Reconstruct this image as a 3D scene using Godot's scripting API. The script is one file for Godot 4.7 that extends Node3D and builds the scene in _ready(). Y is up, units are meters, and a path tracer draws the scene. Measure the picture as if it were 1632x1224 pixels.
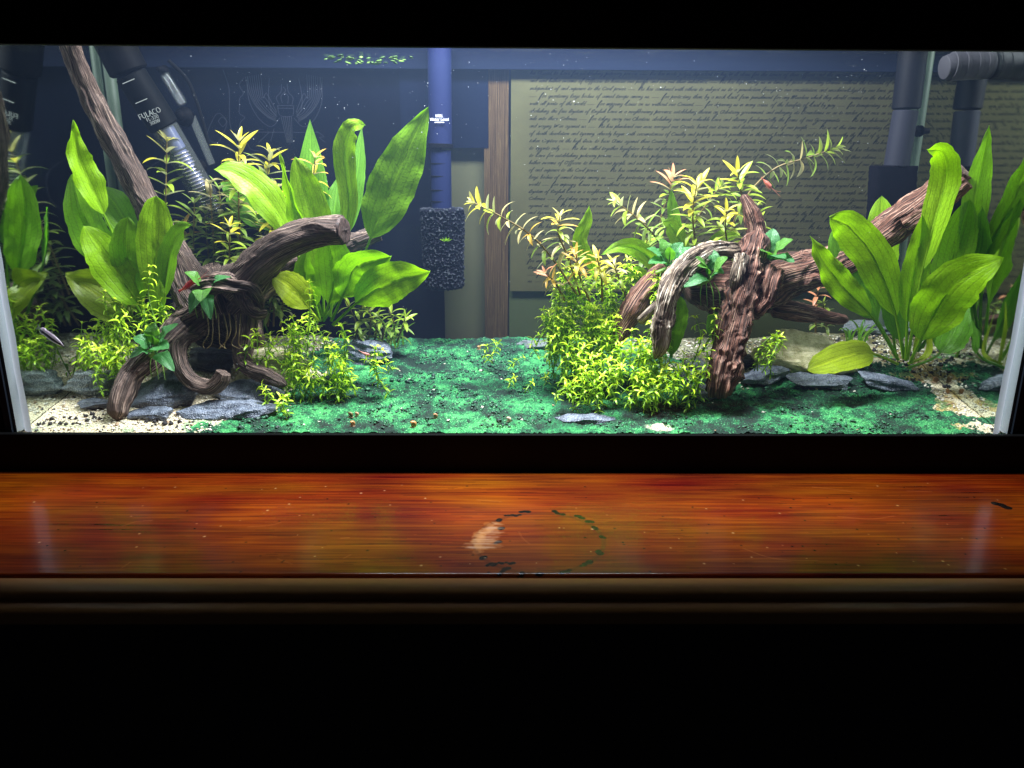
extends Node3D
# A planted aquarium on a varnished wooden cabinet, lit by its own lamp in a dark room.

const F := 1233.0            # focal length of the photograph in its own pixels
const HALF := 0.370          # inner half width of the tank
const BACK := -0.206         # inner face of the back glass
var rng := RandomNumberGenerator.new()
var noise := FastNoiseLite.new()
var cell := FastNoiseLite.new()
var eye := Vector3(-0.008, 0.2266, 0.55)
var turn := Basis.from_euler(Vector3(deg_to_rad(-16.0), deg_to_rad(-0.57), deg_to_rad(0.30)))
var taken := {}
var M := {}

# ------------------------------------------------------------------ placing
func ray(px: float, py: float) -> Vector3:
	return turn * Vector3((px - 816.0) / F, (612.0 - py) / F, -1.0)

func P(px: float, py: float, z: float) -> Vector3:          # the point of a plane parallel to the front glass
	var d := ray(px, py)
	return eye + d * ((z - eye.z) / d.z)

func flat_at(px: float, py: float, y: float) -> Vector3:    # the point of a level plane
	var d := ray(px, py)
	return eye + d * ((y - eye.y) / d.y)

func height(x: float, z: float) -> float:                   # the bed of sand
	var d := clampf(-z / 0.206, 0.0, 1.0)
	return 0.0300 + 0.0280 * pow(d, 0.9) + 0.0022 * noise.get_noise_3d(x * 14.0, z * 14.0, 3.0) * d \
		+ 0.006 * smoothstep(0.2, 0.34, x) * smoothstep(0.3, 0.8, d) + 0.004 * smoothstep(-0.15, -0.3, x) * smoothstep(0.4, 0.9, d)

func G(px: float, py: float) -> Vector3:                    # the point of the sand bed
	var p := flat_at(px, py, 0.045)
	for i in 12:
		p = flat_at(px, py, height(p.x, clampf(p.z, -0.206, 0.0)))
		p.z = clampf(p.z, -0.203, -0.001)
	return p

func unit(p: Vector3) -> float:                             # metres that one photograph pixel spans there
	return (eye - p).dot(turn.z) / F

# ------------------------------------------------------------------ scene tree
func numbered(called: String) -> String:
	var n: int = taken.get(called, 0)
	taken[called] = n + 1
	return called if n == 0 else "%s_%03d" % [called, n]

func tag(o: Node, label: String, category: String, group := "") -> Node:
	o.set_meta("label", label)
	o.set_meta("category", category)
	if group != "":
		o.set_meta("group", group)
	return o

func thing(called: String, label: String, category: String, at := Vector3.ZERO, group := "") -> Node3D:
	var o := Node3D.new()
	o.name = numbered(called)
	add_child(o, true)
	o.position = at
	tag(o, label, category, group)
	return o

func part(root: Node3D, called: String, mesh: Mesh, mat: Material, label := "") -> MeshInstance3D:   # mesh given in world axes
	var o := MeshInstance3D.new()
	o.name = called
	var n := 1
	while root.has_node(NodePath(String(o.name))):
		o.name = "%s_%03d" % [called, n]
		n += 1
	o.mesh = mesh
	o.material_override = mat
	o.cast_shadow = GeometryInstance3D.SHADOW_CASTING_SETTING_ON
	root.add_child(o, true)
	if root.get_parent() == self:
		o.position = -root.position
	if label != "":
		o.set_meta("label", label)
	return o

func local_part(root: Node3D, called: String, mesh: Mesh, mat: Material, t: Transform3D, n: int) -> MeshInstance3D:
	var o := MeshInstance3D.new()
	o.name = called if n == 0 else "%s_%03d" % [called, n]
	o.mesh = mesh
	o.material_override = mat
	o.transform = t
	root.add_child(o, true)
	return o

func single(called: String, mesh: Mesh, mat: Material, t := Transform3D()) -> MeshInstance3D:
	var o := MeshInstance3D.new()
	o.name = numbered(called)
	o.mesh = mesh
	o.material_override = mat
	o.transform = t
	add_child(o, true)
	return o

func scatter(parent: Node3D, called: String, mesh: Mesh, mat: Material, places: Array, tints: Array = []) -> MultiMeshInstance3D:
	var mm := MultiMesh.new()
	mm.transform_format = MultiMesh.TRANSFORM_3D
	mm.use_colors = tints.size() > 0
	mm.mesh = mesh
	mm.instance_count = places.size()
	for i in places.size():
		mm.set_instance_transform(i, places[i])
		if tints.size() > 0:
			mm.set_instance_color(i, tints[i])
	var o := MultiMeshInstance3D.new()
	o.name = numbered(called)
	o.multimesh = mm
	o.material_override = mat
	o.set_meta("kind", "stuff")
	parent.add_child(o, true)
	return o

# ------------------------------------------------------------------ meshes
class Shape:
	var v := PackedVector3Array()
	var n := PackedVector3Array()
	var uv := PackedVector2Array()
	var c := PackedColorArray()
	var idx := PackedInt32Array()
	var colored := false

	func grid(rows: int, cols: int, pos: PackedVector3Array, tex: PackedVector2Array, closed := false, tint := PackedColorArray()) -> void:
		var base := v.size()
		var nn := PackedVector3Array()
		nn.resize(rows * cols)
		for i in rows - 1:
			for j in cols - 1:
				var a := i * cols + j
				var k := (pos[a + 1] - pos[a + cols]).cross(pos[a + cols + 1] - pos[a])
				nn[a] += k
				nn[a + 1] += k
				nn[a + cols] += k
				nn[a + cols + 1] += k
				idx.append_array([base + a, base + a + cols + 1, base + a + 1, base + a, base + a + cols, base + a + cols + 1])
		for i in rows:
			if closed:
				var s := nn[i * cols] + nn[i * cols + cols - 1]
				nn[i * cols] = s
				nn[i * cols + cols - 1] = s
			for j in cols:
				var q := nn[i * cols + j]
				nn[i * cols + j] = q.normalized() if q.length_squared() > 1e-24 else Vector3.UP
		v.append_array(pos)
		n.append_array(nn)
		uv.append_array(tex)
		if tint.size() == pos.size():
			colored = true
			c.append_array(tint)
		else:
			for i in pos.size():
				c.append(Color.WHITE)

	func quad(a: Vector3, b: Vector3, cc: Vector3, d: Vector3) -> void:      # counter-clockwise seen from its front
		var base := v.size()
		var k := (b - a).cross(d - a).normalized()
		v.append_array([a, b, cc, d])
		n.append_array([k, k, k, k])
		uv.append_array([Vector2(0, 1), Vector2(1, 1), Vector2(1, 0), Vector2(0, 0)])
		c.append_array([Color.WHITE, Color.WHITE, Color.WHITE, Color.WHITE])
		idx.append_array([base, base + 2, base + 1, base, base + 3, base + 2])

	func box(lo: Vector3, hi: Vector3) -> void:
		quad(Vector3(lo.x, lo.y, hi.z), Vector3(hi.x, lo.y, hi.z), Vector3(hi.x, hi.y, hi.z), Vector3(lo.x, hi.y, hi.z))
		quad(Vector3(hi.x, lo.y, lo.z), Vector3(lo.x, lo.y, lo.z), Vector3(lo.x, hi.y, lo.z), Vector3(hi.x, hi.y, lo.z))
		quad(Vector3(hi.x, lo.y, hi.z), Vector3(hi.x, lo.y, lo.z), Vector3(hi.x, hi.y, lo.z), Vector3(hi.x, hi.y, hi.z))
		quad(Vector3(lo.x, lo.y, lo.z), Vector3(lo.x, lo.y, hi.z), Vector3(lo.x, hi.y, hi.z), Vector3(lo.x, hi.y, lo.z))
		quad(Vector3(lo.x, hi.y, hi.z), Vector3(hi.x, hi.y, hi.z), Vector3(hi.x, hi.y, lo.z), Vector3(lo.x, hi.y, lo.z))
		quad(Vector3(lo.x, lo.y, lo.z), Vector3(hi.x, lo.y, lo.z), Vector3(hi.x, lo.y, hi.z), Vector3(lo.x, lo.y, hi.z))

	func add(mesh_arrays: Shape, t: Transform3D, tint := Color.WHITE) -> void:
		var base := v.size()
		for i in mesh_arrays.v.size():
			v.append(t * mesh_arrays.v[i])
			n.append((t.basis * mesh_arrays.n[i]).normalized())
			c.append(tint)
		uv.append_array(mesh_arrays.uv)
		for i in mesh_arrays.idx:
			idx.append(base + i)
		if tint != Color.WHITE:
			colored = true

	func done() -> ArrayMesh:
		var a := []
		a.resize(Mesh.ARRAY_MAX)
		a[Mesh.ARRAY_VERTEX] = v
		a[Mesh.ARRAY_NORMAL] = n
		a[Mesh.ARRAY_TEX_UV] = uv
		if colored:
			a[Mesh.ARRAY_COLOR] = c
		a[Mesh.ARRAY_INDEX] = idx
		var m := ArrayMesh.new()
		m.add_surface_from_arrays(Mesh.PRIMITIVE_TRIANGLES, a)
		return m

func along(pts: Array, t: float) -> Vector3:                 # Catmull-Rom
	var k := pts.size() - 1
	var f := clampf(t, 0.0, 1.0) * k
	var i := mini(int(f), k - 1)
	f -= i
	var a: Vector3 = pts[maxi(i - 1, 0)]
	var b: Vector3 = pts[i]
	var c: Vector3 = pts[i + 1]
	var d: Vector3 = pts[mini(i + 2, k)]
	if i == 0:
		a = b * 2.0 - c
	if i + 2 > k:
		d = c * 2.0 - b
	return b.cubic_interpolate(c, a, d, f)

func pick(list: Array, t: float) -> float:
	var f := clampf(t, 0.0, 1.0) * (list.size() - 1)
	var i := mini(int(f), list.size() - 2)
	if list.size() == 1:
		return list[0]
	return lerpf(list[i], list[i + 1], f - i)

func frames(path: PackedVector3Array) -> Array:              # [tangents, first normals] carried along without twist
	var t := PackedVector3Array()
	var u := PackedVector3Array()
	var k := path.size()
	for i in k:
		t.append((path[mini(i + 1, k - 1)] - path[maxi(i - 1, 0)]).normalized())
	var first := t[0].cross(Vector3(0.3, 0.2, 1.0)).normalized()
	for i in k:
		first = (first - t[i] * first.dot(t[i])).normalized()
		u.append(first)
	return [t, u]

func tube(s: Shape, pts: Array, radii: Array, sides := 10, rings := 0, caps := true) -> void:
	if rings == 0:
		rings = 2 if pts.size() == 2 else pts.size() * 5
	var path := PackedVector3Array()
	for i in rings:
		path.append(along(pts, i / float(rings - 1)))
	var fr := frames(path)
	var pos := PackedVector3Array()
	var tex := PackedVector2Array()
	var extra := 1 if caps else 0
	for i in range(-extra, rings + extra):
		var k := clampi(i, 0, rings - 1)
		var r: float = pick(radii, k / float(rings - 1)) if i == k else 0.0
		for j in sides + 1:
			var a := TAU * j / sides
			pos.append(path[k] + (fr[1][k] * cos(a) + fr[0][k].cross(fr[1][k]) * sin(a)) * r)
			tex.append(Vector2(j / float(sides), k / float(rings - 1)))
	s.grid(rings + 2 * extra, sides + 1, pos, tex, true)

func straight(s: Shape, a: Vector3, b: Vector3, r: float, sides := 20, bev := 0.0) -> void:     # a rod with crisp ends
	var d := (b - a).normalized()
	var u := d.cross(Vector3(0.31, 0.27, 0.9)).normalized()
	var w := d.cross(u)
	var prof := [[0.0, 0.0], [0.0, r - bev], [bev, r], [(b - a).length() - bev, r], [(b - a).length(), r - bev], [(b - a).length(), 0.0]]
	for k in 5:
		var pos := PackedVector3Array()
		var tex := PackedVector2Array()
		for e in 2:
			for j in sides + 1:
				var an := TAU * j / sides
				pos.append(a + d * float(prof[k + e][0]) + (u * cos(an) + w * sin(an)) * float(prof[k + e][1]))
				tex.append(Vector2(j / float(sides), float(e)))
		if bev > 0.0 or (k != 1 and k != 3):
			s.grid(2, sides + 1, pos, tex, true)

func lathe(s: Shape, prof: Array, sides: int, t: Transform3D) -> void:     # prof: [radius, y] from bottom to top
	var pos := PackedVector3Array()
	var tex := PackedVector2Array()
	for i in prof.size():
		for j in sides + 1:
			var a := -TAU * j / sides
			pos.append(t * Vector3(cos(a) * float(prof[i][0]), float(prof[i][1]), sin(a) * float(prof[i][0])))
			tex.append(Vector2(j / float(sides), i / float(prof.size() - 1)))
	s.grid(prof.size(), sides + 1, pos, tex, true)

func extrude_x(s: Shape, prof: Array, x0: float, x1: float, su := 1.0) -> void:       # prof: [z, y] walked from back to front, then down
	var pos := PackedVector3Array()
	var tex := PackedVector2Array()
	var run := 0.0
	for i in prof.size():
		if i > 0:
			run += Vector2(float(prof[i][0]) - float(prof[i - 1][0]), float(prof[i][1]) - float(prof[i - 1][1])).length()
		for x in [x1, x0]:
			pos.append(Vector3(x, float(prof[i][1]), float(prof[i][0])))
			tex.append(Vector2(x * su, run * su))
	s.grid(prof.size(), 2, pos, tex)

# ------------------------------------------------------------------ materials and computed textures
func mat(c: Color, rough: float, o := {}) -> StandardMaterial3D:       # c is the linear base colour
	var m := StandardMaterial3D.new()
	m.albedo_color = Color(c.linear_to_srgb(), c.a)
	m.roughness = rough
	m.cull_mode = BaseMaterial3D.CULL_DISABLED
	for k in o:
		m.set(k, o[k])
	return m

func tex(im: Image) -> ImageTexture:
	return ImageTexture.create_from_image(im)

func grey_noise(w: int, h: int, freq: float, sd: int, oct := 4, kind := FastNoiseLite.TYPE_SIMPLEX_SMOOTH) -> Image:
	var f := FastNoiseLite.new()
	f.seed = sd
	f.noise_type = kind
	f.frequency = freq
	f.fractal_octaves = oct
	var im := f.get_seamless_image(w, h)
	im.convert(Image.FORMAT_L8)
	return im

func stretched(w: int, h: int, sw: int, sh: int, freq: float, sd: int, oct := 4) -> PackedByteArray:    # noise drawn small and pulled to size, so that it streaks
	var im := grey_noise(sw, sh, freq, sd, oct)
	im.resize(w, h, Image.INTERPOLATE_CUBIC)
	return im.get_data()

func put3(b: PackedByteArray, at: int, r: float, g: float, bl: float) -> void:
	b[at] = clampi(int(r * 255.0), 0, 255)
	b[at + 1] = clampi(int(g * 255.0), 0, 255)
	b[at + 2] = clampi(int(bl * 255.0), 0, 255)

func rgb_image(w: int, h: int, b: PackedByteArray) -> ImageTexture:
	return tex(Image.create_from_data(w, h, false, Image.FORMAT_RGB8, b))

func dab(b: PackedByteArray, w: int, h: int, x: float, y: float, r: float, col: Color, strength: float) -> void:
	for yy in range(maxi(0, int(y - r - 1)), mini(h, int(y + r + 2))):
		for xx in range(maxi(0, int(x - r - 1)), mini(w, int(x + r + 2))):
			var d := Vector2(xx - x, yy - y).length()
			var k := clampf(r + 0.5 - d, 0.0, 1.0) * strength
			if k > 0.0:
				var at := (yy * w + xx) * 3
				b[at] = int(lerpf(b[at], col.r * 255.0, k))
				b[at + 1] = int(lerpf(b[at + 1], col.g * 255.0, k))
				b[at + 2] = int(lerpf(b[at + 2], col.b * 255.0, k))

func stroke(b: PackedByteArray, w: int, h: int, pts: Array, r: float, col: Color, strength: float, step := 1.0) -> void:
	for i in pts.size() - 1:
		var p: Vector2 = pts[i]
		var q: Vector2 = pts[i + 1]
		var n := maxi(1, int(p.distance_to(q) / step))
		for k in n:
			var c := p.lerp(q, k / float(n))
			dab(b, w, h, c.x, c.y, r, col, strength)

func curve2(pts: Array, per := 8) -> Array:
	var p3 := []
	for p in pts:
		p3.append(Vector3(p[0], p[1], 0))
	var out := []
	var n := (pts.size() - 1) * per
	for i in n + 1:
		var q := along(p3, i / float(n))
		out.append(Vector2(q.x, q.y))
	return out

func leaf_maps() -> Array:                                   # veins of a broad leaf: tone and height
	var w := 256
	var h := 512
	var fine := grey_noise(w, h, 0.05, 5, 3).get_data()
	var broad := grey_noise(w, h, 0.012, 9, 3).get_data()
	var b := PackedByteArray()
	b.resize(w * h * 3)
	var hb := PackedByteArray()
	hb.resize(w * h)
	for y in h:
		var t := y / float(h)
		for x in w:
			var u := x / float(w) * 2.0 - 1.0
			var a := absf(u)
			var rib := exp(-pow(a / 0.035, 2.0))
			var along_vein := exp(-pow((fposmod(a * 3.2 + 0.12 * sin(t * 6.0), 1.0) - 0.5) / 0.07, 2.0)) * (1.0 if a > 0.12 else 0.0)
			var cross_vein := exp(-pow((fposmod(t * 26.0 - a * 3.5 + (fine[y * w + x] / 255.0 - 0.5) * 1.5, 1.0) - 0.5) / 0.12, 2.0))
			var i := y * w + x
			var m := 0.90 + 0.05 * (broad[i] / 255.0 - 0.5) + 0.10 * (fine[i] / 255.0 - 0.5)
			var dark := 1.0 - 0.11 * cross_vein - 0.11 * along_vein
			var k := m * dark
			put3(b, i * 3, minf(1.0, k * 0.97 + rib * 0.36), minf(1.0, k + rib * 0.24), minf(1.0, k * 0.9 + rib * 0.16))
			hb[i] = clampi(int(128 + 45.0 * (1.0 - cross_vein) - 60.0 * along_vein - 40.0 * rib + 50.0 * (fine[i] / 255.0 - 0.5)), 0, 255)
	for k in 9:                                               # old spots where the leaf has browned
		dab(b, w, h, rng.randf_range(20, 236), rng.randf_range(60, 500), rng.randf_range(1.0, 3.2), Color(0.42, 0.30, 0.12), 0.6)
	return [rgb_image(w, h, b), tex(Image.create_from_data(w, h, false, Image.FORMAT_L8, hb))]

func wood_maps(sd: int, dark: Color, mid: Color, pale: Color) -> Array:      # driftwood, u round the limb, v along it
	var w := 512
	var h := 1024
	var s1 := stretched(w, h, 512, 48, 0.07, sd, 5)
	var s2 := stretched(w, h, 512, 128, 0.16, sd + 1, 3)
	var bl := grey_noise(w, h, 0.008, sd + 2, 4).get_data()
	var b := PackedByteArray()
	b.resize(w * h * 3)
	var hb := PackedByteArray()
	hb.resize(w * h)
	for i in w * h:
		var f := s1[i] / 255.0
		var g := s2[i] / 255.0
		var l := bl[i] / 255.0
		var k := clampf((f - 0.5) * 2.2 + (g - 0.5) * 1.2 + 0.5, 0.0, 1.0)
		var c := dark.lerp(mid, smoothstep(0.15, 0.6, k)).lerp(pale, smoothstep(0.62, 1.0, k) * smoothstep(0.35, 0.65, l))
		put3(b, i * 3, c.r, c.g, c.b)
		hb[i] = int(255 * k)
	return [rgb_image(w, h, b), tex(Image.create_from_data(w, h, false, Image.FORMAT_L8, hb))]

func stone_maps(sd: int, a: Color, c2: Color, fleck: Color, fleck_at: float, fq := 0.02) -> Array:
	var w := 512
	var n1 := grey_noise(w, w, fq, sd, 5).get_data()
	var n2 := stretched(w, w, 128, 512, 0.03, sd + 3, 4)
	var n3 := grey_noise(w, w, 0.16, sd + 4, 2).get_data()
	var b := PackedByteArray()
	b.resize(w * w * 3)
	var hb := PackedByteArray()
	hb.resize(w * w)
	for i in w * w:
		var k := clampf(n1[i] / 255.0 * 0.6 + n2[i] / 255.0 * 0.4, 0.0, 1.0)
		var c := a.lerp(c2, smoothstep(0.3, 0.7, k)).lerp(fleck, smoothstep(fleck_at, fleck_at + 0.08, n3[i] / 255.0) * 0.7)
		put3(b, i * 3, c.r, c.g, c.b)
		hb[i] = clampi(int(n2[i] * 0.6 + n1[i] * 0.2 + n3[i] * 0.2), 0, 255)
	return [rgb_image(w, w, b), tex(Image.create_from_data(w, w, false, Image.FORMAT_L8, hb))]

func table_map() -> ImageTexture:                             # varnished top: grain, knots, ring stain, worn patch, scratches
	var w := 2048
	var h := 768                                              # x -0.7..0.7, z -0.35..0.175
	var n1 := stretched(w, h, 128, 768, 0.05, 31, 4)
	var n2 := stretched(w, h, 72, 768, 0.22, 32, 3)
	var n3 := grey_noise(w, h, 0.004, 33, 4).get_data()
	var n4 := stretched(w, h, 512, 768, 0.015, 37, 3)
	var b := PackedByteArray()
	b.resize(w * h * 3)
	for i in w * h:
		var k := clampf(0.5 + (n1[i] / 255.0 - 0.5) * 0.6 + (n2[i] / 255.0 - 0.5) * 1.0, 0.0, 1.0)
		var l := n3[i] / 255.0
		var r := lerpf(0.32, 0.53, k) + (l - 0.5) * 0.22
		var g := lerpf(0.08, 0.235, k) + (l - 0.5) * 0.20 + (n4[i] / 255.0 - 0.5) * 0.10
		put3(b, i * 3, r, g, lerpf(0.005, 0.02, k))
	var uvp := func(px: float, py: float) -> Vector2:
		var p := flat_at(px, py, TOP)
		return Vector2((p.x + 0.7) / 1.4 * w, (p.z + 0.35) / 0.525 * h)
	var black := Color(0.035, 0.03, 0.035)
	# flecks where the finish came off along the ring of a pot
	for q in [[805, 817, 826, 816], [830, 811, 842, 810], [881, 810, 894, 815], [917, 816, 926, 821], [934, 826, 940, 827], [944, 835, 947, 837], [954, 849, 960, 851], [952, 872, 954, 876], [938, 888, 924, 896], [905, 903, 893, 905], [862, 906, 855, 907], [832, 905, 827, 913], [808, 899, 796, 907], [818, 891, 795, 891], [790, 892, 775, 894], [770, 881, 766, 885], [796, 838, 800, 836], [790, 859, 796, 857], [794, 824, 797, 822]]:
		var p: Vector2 = uvp.call(q[0], q[1])
		var e: Vector2 = uvp.call(q[2], q[3])
		for k in 5:
			dab(b, w, h, lerpf(p.x, e.x, k / 4.0) + rng.randf_range(-1, 1), lerpf(p.y, e.y, k / 4.0) + rng.randf_range(-1.2, 1.2), rng.randf_range(1.5, 3.1), black, 0.85)
	for k in 900:                                             # open pores of the grain
		var p := Vector2(rng.randf_range(20, w - 20), rng.randf_range(480, 752))
		stroke(b, w, h, [p, p + Vector2(rng.randf_range(5, 26), rng.randf_range(-0.6, 0.6))], 0.5, Color(0.16, 0.05, 0.01), 0.4)
	var ring := []
	for k in 60:
		ring.append(uvp.call(858 + 102 * cos(TAU * k / 59.0), 860 + 47 * sin(TAU * k / 59.0)))
	stroke(b, w, h, ring, 2.2, Color(0.24, 0.12, 0.06), 0.10)
	# worn white patch: short strokes along the grain
	for k in 60:
		var t := rng.randf()
		var p: Vector2 = uvp.call(lerpf(793, 768, t) + rng.randf_range(-7, 5), lerpf(826, 868, t))
		var l := rng.randf_range(4, 14) * (0.4 + t)
		stroke(b, w, h, [p - Vector2(l, 0), p + Vector2(l, rng.randf_range(-1, 1))], rng.randf_range(0.7, 1.7), Color(0.78, 0.64, 0.55), 0.13)
	for k in 26:
		var a := rng.randf_range(2.5, 3.4)
		var p: Vector2 = uvp.call(862 + 98 * cos(a) + rng.randf_range(-8, 4), 858 + 46 * sin(a) * -1.0 + rng.randf_range(-3, 8))
		dab(b, w, h, p.x, p.y, rng.randf_range(2, 6), Color(0.78, 0.56, 0.36), 0.25)
	for s in [[[826, 842], [832, 852], [844, 862]], [[200, 833], [222, 826], [250, 824]], [[398, 834], [430, 832], [452, 827]], [[545, 852], [560, 851]], [[1290, 772], [1330, 776], [1365, 782]], [[1330, 818], [1380, 822], [1420, 817]], [[560, 878], [548, 884]], [[200, 898], [215, 888]], [[760, 792], [800, 795]], [[1440, 778], [1480, 779]], [[1180, 868], [1230, 884], [1300, 887]], [[445, 884], [470, 893]]]:
		var q := []
		for p in curve2(s):
			q.append(uvp.call(p.x, p.y))
		stroke(b, w, h, q, 0.8, Color(0.66, 0.40, 0.22), 0.30)
	for k in 150:                                             # specks of dust and small dents
		var p: Vector2 = uvp.call(rng.randf_range(60, 1600), rng.randf_range(765, 905))
		dab(b, w, h, p.x, p.y, rng.randf_range(0.5, 1.3), Color(0.85, 0.75, 0.62) if rng.randf() < 0.45 else black, 0.6)
	for q in [[1588, 800], [1597, 804], [1580, 798]]:
		var p: Vector2 = uvp.call(q[0], q[1])
		dab(b, w, h, p.x, p.y, 4.5, black, 0.9)
	return rgb_image(w, h, b)

var pen := {}
func make_pen() -> void:                                      # a slanted round hand: each letter one stroke on a grid with the x-height 10
	pen = {
		"a": [7, 9, 3, 10, 0, 5, 3, 0, 7, 4, 8, 10, 7, 2, 10, 1], "b": [0, 1, 3, 14, 4, 22, 1, 20, 1, 2, 5, 0, 7, 6, 4, 10, 10, 8], "c": [7, 8, 4, 10, 0, 5, 3, 0, 8, 2],
		"d": [7, 9, 3, 10, 0, 5, 3, 0, 7, 5, 8, 22, 7, 3, 10, 1], "e": [0, 3, 5, 6, 5, 10, 1, 8, 1, 1, 4, 0, 8, 2], "f": [0, 2, 6, 18, 5, 24, 2, 16, 1, -10, 4, -8, 3, 1, 8, 3],
		"g": [7, 9, 3, 10, 0, 5, 3, 1, 7, 6, 7, -6, 3, -11, 2, -7, 9, 1], "h": [0, 1, 4, 16, 4, 23, 1, 18, 0, 0, 3, 8, 6, 10, 6, 1, 9, 1], "i": [0, 2, 3, 10, 2, 1, 5, 1],
		"j": [1, 4, 4, 10, 3, -8, 0, -10, 5, 1], "k": [0, 1, 4, 18, 3, 23, 1, 16, 0, 0, 4, 9, 6, 8, 2, 5, 6, 1, 9, 1], "l": [0, 2, 5, 17, 4, 23, 1, 16, 1, 1, 5, 1],
		"m": [0, 8, 1, 10, 0, 0, 3, 9, 5, 10, 4, 0, 8, 9, 10, 10, 10, 1, 13, 1], "n": [0, 8, 1, 10, 0, 0, 4, 9, 6, 10, 6, 1, 9, 1], "o": [5, 9, 2, 10, 0, 4, 3, 0, 7, 5, 5, 10, 10, 8],
		"p": [0, 6, 3, 14, 0, -10, 2, 4, 5, 10, 7, 5, 3, 0, 9, 2], "q": [7, 9, 3, 10, 0, 5, 3, 0, 7, 8, 6, -10, 9, 1], "r": [0, 2, 2, 11, 4, 9, 6, 9, 4, 1, 7, 1],
		"s": [0, 1, 4, 11, 6, 4, 3, 0, 1, 2, 8, 2], "t": [0, 2, 5, 17, 3, 2, 5, 0, 8, 2], "u": [0, 3, 2, 10, 1, 1, 5, 2, 7, 10, 7, 1, 10, 1], "v": [0, 8, 2, 10, 3, 0, 7, 9, 10, 9],
		"w": [0, 8, 1, 10, 2, 0, 6, 8, 6, 1, 10, 9, 13, 9], "x": [0, 9, 5, 3, 8, 0, 3, 5, 7, 10, 0, 1, 9, 2], "y": [0, 4, 2, 10, 3, 1, 7, 9, 5, -8, 2, -10, 9, 1], "z": [0, 9, 6, 10, 1, 1, 6, -2, 4, -10, 8, 1],
	}

func write_line(b: PackedByteArray, w: int, h: int, text: String, x: float, y: float, size: float, ink: Color) -> float:
	for ch in text:
		if ch == " ":
			x += size * rng.randf_range(0.75, 1.05)
			continue
		if ch == "-":
			stroke(b, w, h, [Vector2(x, y - size * 0.3), Vector2(x + size * 3.2, y - size * 0.3)], 0.6, ink, 0.7)
			x += size * 3.6
			continue
		if ch == "." or ch == ",":
			dab(b, w, h, x, y, 0.9, ink, 0.9)
			x += size * 0.35
			continue
		var low := ch.to_lower()
		var k := size / 10.0 * (1.0 if low == ch else (1.15 if low == "f" or low == "p" or low == "j" else 1.8))
		if not pen.has(low):
			continue
		var q := []
		var g: Array = pen[low]
		for i in range(0, g.size(), 2):
			q.append([x + k * (g[i] + 0.45 * g[i + 1]), y - k * g[i + 1]])
		stroke(b, w, h, curve2(q, 4), 0.75 if low == ch else 1.0, ink, 0.52, 0.8)
		x += k * (g[g.size() - 2] + 0.6)
	return x

func document_map() -> ImageTexture:
	make_pen()
	var w := 1664
	var h := 1000
	var n1 := grey_noise(w, h, 0.004, 71, 4).get_data()
	var b := PackedByteArray()
	b.resize(w * h * 3)
	for i in w * h:
		var k := 1.0 + (n1[i] / 255.0 - 0.5) * 0.14
		put3(b, i * 3, 0.375 * k, 0.365 * k, 0.245 * k)
	var body := "and formidable to tyrants only. - He has called together legislative bodies at places unusual, for the sole purpose of fatiguing them into compliance with his measures. - He has obstructed the Administration of Justice by refusing his Assent to Laws for establishing Judiciary powers. - He has made Judges dependent on his Will alone, for the tenure of their offices, and the amount and payment of their salaries. - He has erected a multitude of New Offices, and sent hither swarms of Officers to harrass our people, and eat out their substance. - He has kept among us, in times of peace, Standing Armies without the Consent of our legislatures. - He has affected to render the Military independent of and superior to the Civil power. - He has combined with others to subject us to a jurisdiction foreign to our constitution, and unacknowledged by our laws, giving his Assent to their Acts of pretended Legislation. - For quartering large bodies of armed troops among us. - For protecting them, by a mock Trial, from punishment for any Murders which they should commit on the Inhabitants of these States. - For cutting off our Trade with all parts of the world. - For imposing Taxes on us without our Consent. - For depriving us in many cases, of the benefits of Trial by Jury. - For transporting us beyond Seas to be tried for pretended offences. - For abolishing the free System of English Laws in a neighbouring Province, establishing therein an Arbitrary government, and enlarging its Boundaries so as to render it at once an example and fit instrument for introducing the same absolute rule into these Colonies. - For taking away our Charters, abolishing our most valuable Laws, and altering fundamentally the Forms of our Governments. - He has abdicated Government here, by declaring us out of his Protection and waging War against us. - He has plundered our seas, ravaged our Coasts, burnt our towns, and destroyed the lives of our people. - He is at this time transporting large Armies of foreign Mercenaries to compleat the works of death, desolation and tyranny, already begun with circumstances of Cruelty and perfidy scarcely paralleled in the most barbarous ages, and totally unworthy the Head of a civilized nation. - He has constrained our fellow Citizens taken Captive on the high Seas to bear Arms against their Country, to become the executioners of their friends and Brethren, or to fall themselves by their Hands. - He has excited domestic insurrections amongst us. "
	var words := (body + body + body).split(" ", false)
	var at := 0
	var y := 28.0
	while y < h - 20 and at < words.size():
		var x := 60.0
		while x < w - 60 and at < words.size():
			x = write_line(b, w, h, words[at] + " ", x, y, 7.4, Color(0.012, 0.014, 0.012))
			at += 1
		y += 31.0
	return rgb_image(w, h, b)

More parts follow.
